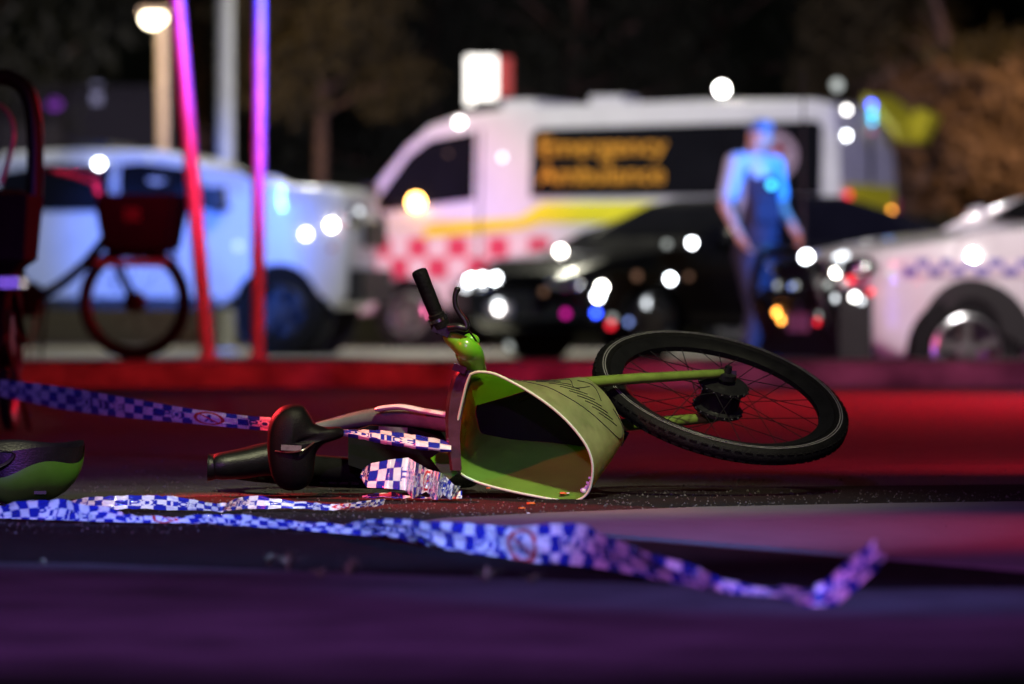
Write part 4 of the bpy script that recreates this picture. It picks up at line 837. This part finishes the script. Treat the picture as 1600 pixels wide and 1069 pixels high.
lh = P(240, 29, 74); obj('lamp_head', MB().box(lh+Vector((.05, 0, .09)), (.46, .26, .07)).bevel(.02, 2), M['tan_pole'], rt, True)
obj('lamp_glass', MB().ell(lh, (.15, .12, .11), 14, 8), M['lamp_street'], rt, True)
light('street_lamp_light', 'POINT', (lh.x+.05, 72.2, lh.z-.5), (0, 0, 0), 240, (1, .74, .45), rad=.15)
light('street_light_warm_trees', 'SPOT', (-4.2, 70, 6), (-2.7, 80, 3.3), 950, (1, .60, .20), 24, .9, .3)
sg = P(760, 126, 66); rt = thing('lit_sign', 'lit white box sign with red side showing above the ambulance cab', 'sign', (sg.x, 66, .3))
obj('post', MB().tube([(sg.x, 66.1, .2), (sg.x, 66.1, sg.z)], .06, 12), M['galv'], rt, True)
obj('face', MB().box(P(752, 126, 66), (.36, .2, .56)).bevel(.03, 2), M['sign_face'], rt, True)
obj('red_panel', MB().box(P(786, 120, 66), (.20, .18, .44)).bevel(.03, 2), M['sign_red'], rt, True)
lb = P(120, 150, 79); rt = thing('shed', 'low dark building far behind the ute with a faint lamp', 'building', (lb.x, 79, 1.5))
obj('wall', MB().box((lb.x, 79.8, 2.4), (2.6, 1.6, 1.9)).bevel(.02, 1), M['wall'], rt, True); obj('roof', MB().box((lb.x, 79.8, 3.40), (2.9, 2.0, .10)).bevel(.02, 1), M['wall'], rt, True)
obj('door', MB().box((lb.x-.6, 78.99, 2.2), (.8, .03, 1.5)), M['trim'], rt, True); obj('lamp', MB().box(P(151, 146, 78.9), (.13, .1, .28)).bevel(.02, 1), em('lit_faint', (.5, .5, .9), .35), rt, True)
obj('lamp', MB().ell(P(85, 163, 78.9), (.10, .08, .07)), em('lit_violet', (.35, .05, .7), .6), rt, True)

# ------------------------------------------------------------------ the officer
def remesh(mb, vox):
    me = bpy.data.meshes.new('r'); me.from_pydata([tuple(v) for v in mb.v], [], mb.f); o = bpy.data.objects.new('r', me); COL.objects.link(o)
    md = o.modifiers.new('r', 'REMESH'); md.mode = 'VOXEL'; md.voxel_size = vox
    sm = o.modifiers.new('s', 'SMOOTH'); sm.factor = .5; sm.iterations = 3
    dg = bpy.context.evaluated_depsgraph_get(); m2 = bpy.data.meshes.new_from_object(o.evaluated_get(dg))
    out_ = MB().add([v.co for v in m2.vertices], [tuple(p.vertices) for p in m2.polygons]); bpy.data.objects.remove(o); return out_
OY = 41.8
def Q(x, y, d=0.): return P(x, y, OY+d)
pr = thing('person', 'officer in pale blue short-sleeved shirt, navy vest and trousers walking past the black car', 'person', Q(1182, 575), R(28))
shl, shr = Q(1143, 256, -.02), Q(1216, 258, .03); ell_, elr = Q(1128, 322, .02), Q(1221, 322, -.04); hnl, hnr = Q(1142, 368, -.08), Q(1233, 356, -.14)
hipl, hipr = Q(1167, 402), Q(1200, 402); knl, knr = Q(1170, 484, -.12), Q(1217, 484, .05); anl, anr = Q(1158, 563, -.04), Q(1236, 560, .22)
neck, head, chest, belly = Q(1180, 246), Q(1186, 214, -.02), Q(1180, 285), Q(1182, 350)
b = MB()
b.capsule(Q(1181, 268), Q(1182, 395), .13, .125); b.capsule(shl, shr, .065, .065); b.capsule(neck, Q(1184, 228, -.01), .058, .054)
b.ell(head, (.078, .098, .118)); b.ell(head+Vector((-.025, -.02, -.06)), (.06, .06, .055)); b.ell(head+Vector((-.085, -.062, -.015)), (.02, .018, .02))
b.ell(head+Vector((.045, -.07, -.01)), (.02, .014, .032)); b.ell(head+Vector((-.045, .075, -.01)), (.02, .014, .032))
for q_ in ((-.045, -.08), (-.078, -.035)): b.ell(head+Vector((q_[0], q_[1], .022)), (.014, .014, .010))
b.ell(head+Vector((-.068, -.058, -.062)), (.02, .02, .008))
for a_, e_, h_, sx in ((shl, ell_, hnl, 1), (shr, elr, hnr, -1)):
    b.capsule(a_, e_, .058, .045); b.capsule(e_, h_, .044, .029)
    dd = (h_-e_).normalized(); palm = h_+dd*.05; sd_ = Vector((0, 1, 0)).cross(dd).normalized(); b.capsule(h_, palm, .030, .034); b.capsule(palm+sd_*.012, palm-sd_*.012+dd*.02, .022, .022)
    for k, ln in enumerate((.066, .076, .071, .055)):
        f0 = palm+dd*.035+Vector((0, 1, 0))*(k-1.5)*.019; f1 = f0+dd*ln*.55-sd_*.012*sx; f2 = f1+dd*ln*.35-sd_*.026*sx; b.capsule(f0, f1, .0095, .009); b.capsule(f1, f2, .009, .008)
    t0_ = h_+dd*.02-Vector((0, 1, 0))*.03; t1_ = t0_+dd*.04-Vector((0, 1, 0))*.025; b.capsule(t0_, t1_, .012, .011); b.capsule(t1_, t1_+dd*.03, .011, .009)
for a_, e_, h_ in ((hipl, knl, anl), (hipr, knr, anr)): b.capsule(a_, e_, .085, .055); b.capsule(e_, h_, .055, .036)
body = obj('body', remesh(b, .007), M['skin'], pr, True)
c = MB(); c.capsule(Q(1181, 270), Q(1182, 385), .150, .138); c.capsule(shl, shr, .085, .085); c.capsule(Q(1181, 256), neck, .085, .066)
for a_, e_ in ((shl, ell_), (shr, elr)): c.capsule(a_, a_.lerp(e_, .72), .082, .072)
obj('shirt', remesh(c, .012), M['shirt'], pr, True)
c = MB(); c.capsule(Q(1184, 292, -.02), Q(1184, 372, -.01), .153, .150); c.box(Q(1180, 330, -.17), (.22, .06, .16)); c.capsule(Q(1160, 262, -.05), Q(1166, 300, -.1), .045, .05); c.capsule(Q(1203, 262, -.05), Q(1199, 300, -.1), .045, .05)
obj('vest', remesh(c, .012), M['navy'], pr, True)
c = MB(); c.capsule(Q(1168, 396), Q(1199, 396), .12, .12)
for a_, e_, h_ in ((hipl, knl, anl), (hipr, knr, anr)): c.capsule(a_, e_, .108, .082); c.capsule(e_, h_, .080, .066)
obj('trousers', remesh(c, .012), M['navy'], pr, True)
c = MB()
for h_ in (anl, anr): c.capsule(h_+Vector((0, .02, 0)), h_+Vector((0, .0, -.045)), .058, .05); c.capsule(h_+Vector((0, .04, -.05)), h_+Vector((.01, -.16, -.058)), .045, .04)
obj('boots', remesh(c, .012), M['boot'], pr, True)
c = MB(); c.ell(head+Vector((0, .0, .072)), (.095, .112, .062)); c.ell(head+Vector((-.075, -.06, .055)), (.075, .07, .014)); obj('cap', remesh(c, .010), M['cap'], pr, True)
obj('hair', remesh(MB().ell(head+Vector((.02, .018, .02)), (.078, .092, .085)), .010), M['hair'], pr, True)
obj('belt', MB().lathe(Q(1183, 388), (0, 0, 1), [(.150, -.025), (.160, -.02), (.160, .02), (.150, .025)], 28, True), M['boot'], pr, True)
obj('chest_glint', MB().ell(Q(1181, 289, -.24), (.025, .02, .025)), M['lamp_glint_cyan'], pr, True)  # cyan glow painted for light reflected off the badges

# ------------------------------------------------------------------ trees on the bank
def tree(x, y, z, h, cr, leafm, label, lean=0., n=1500, crown0=.35, tr=.14, kind='tree'):
    root = thing(kind, label, kind, (x, y, z), 0, 'trees on the bank' if kind == 'tree' else 'dry shrubs on the bank')
    rnd = random.Random(int(x*100)+int(y*7)); mb = MB()
    tp = Vector((lean*h, 0, h)); path = crom([(0, 0, -.4), (lean*h*.2, rnd.uniform(-.1, .1), h*.3), (lean*h*.55, rnd.uniform(-.2, .2), h*.6), tuple(tp)], 6)
    mb.tube(path, [tr*(1-.75*i/(len(path)-1)) for i in range(len(path))], 10); tips = []
    for k in range(16):
        s_ = path[int(len(path)*rnd.uniform(crown0, .9))]; a = rnd.uniform(0, 6.28); ln = cr*rnd.uniform(.6, 1.1)
        e = s_+Vector((math.cos(a)*ln, math.sin(a)*ln*.8, ln*rnd.uniform(.1, .8))); mb.tube([s_, s_.lerp(e, .5)+Vector((0, 0, .12)), e], [tr*.35, tr*.22, .015], 6); tips += [e, s_.lerp(e, .65)]
    obj('trunk', mb, M['bark'], root)
    lf = MB(); tips.append(tp)
    for k in range(n):
        t = rnd.choice(tips); r_ = cr*.42*rnd.random()**.5; a = rnd.uniform(0, 6.28); b_ = rnd.uniform(-1, 1)
        c_ = t+Vector((math.cos(a)*r_*math.sqrt(1-b_*b_), math.sin(a)*r_*math.sqrt(1-b_*b_), b_*r_*.8)); u = Vector((rnd.gauss(0, 1), rnd.gauss(0, 1), rnd.gauss(0, 1))).normalized(); v = u.orthogonal().normalized(); s_ = rnd.uniform(.07, .15)
        lf.add([c_-u*s_, c_+v*s_*.45, c_+u*s_, c_-v*s_*.45], [(0, 1, 2, 3)])
    obj('crown', lf, leafm, root, smooth=False)
def hz(y): return 1.0+.5*(y-70)/4 if y < 74 else (1.5+.1*(y-74) if y < 78 else 1.9+.05*(y-78))
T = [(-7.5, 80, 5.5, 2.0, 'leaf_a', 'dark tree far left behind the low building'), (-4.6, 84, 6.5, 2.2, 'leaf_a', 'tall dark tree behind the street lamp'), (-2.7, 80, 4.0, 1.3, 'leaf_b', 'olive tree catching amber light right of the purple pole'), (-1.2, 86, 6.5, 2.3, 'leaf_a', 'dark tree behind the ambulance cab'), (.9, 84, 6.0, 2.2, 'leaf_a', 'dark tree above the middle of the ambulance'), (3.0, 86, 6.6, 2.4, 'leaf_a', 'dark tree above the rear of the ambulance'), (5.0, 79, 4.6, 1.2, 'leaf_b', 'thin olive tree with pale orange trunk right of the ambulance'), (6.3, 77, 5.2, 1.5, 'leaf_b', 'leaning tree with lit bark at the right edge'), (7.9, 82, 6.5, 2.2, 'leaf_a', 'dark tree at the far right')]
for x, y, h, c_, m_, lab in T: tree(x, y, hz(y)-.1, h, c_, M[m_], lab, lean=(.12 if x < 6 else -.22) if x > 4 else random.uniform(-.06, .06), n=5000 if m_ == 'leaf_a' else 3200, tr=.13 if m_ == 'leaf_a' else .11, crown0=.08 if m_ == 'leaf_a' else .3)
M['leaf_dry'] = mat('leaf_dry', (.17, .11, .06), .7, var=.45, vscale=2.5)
for x, y, h, c_, lab in ((4.95, 76, 1.5, .9, 'dry brown shrub on the bank just right of the ambulance rear'), (5.9, 75, 1.7, 1.0, 'larger dry brown shrub at the foot of the orange-lit trunk'), (6.9, 76, 1.9, 1.1, 'dry brown shrub above the bonnet of the police car')):
    tree(x, y, hz(y)-.1, h, c_, M['leaf_dry'], lab, n=2600, crown0=.0, tr=.05, kind='shrub')
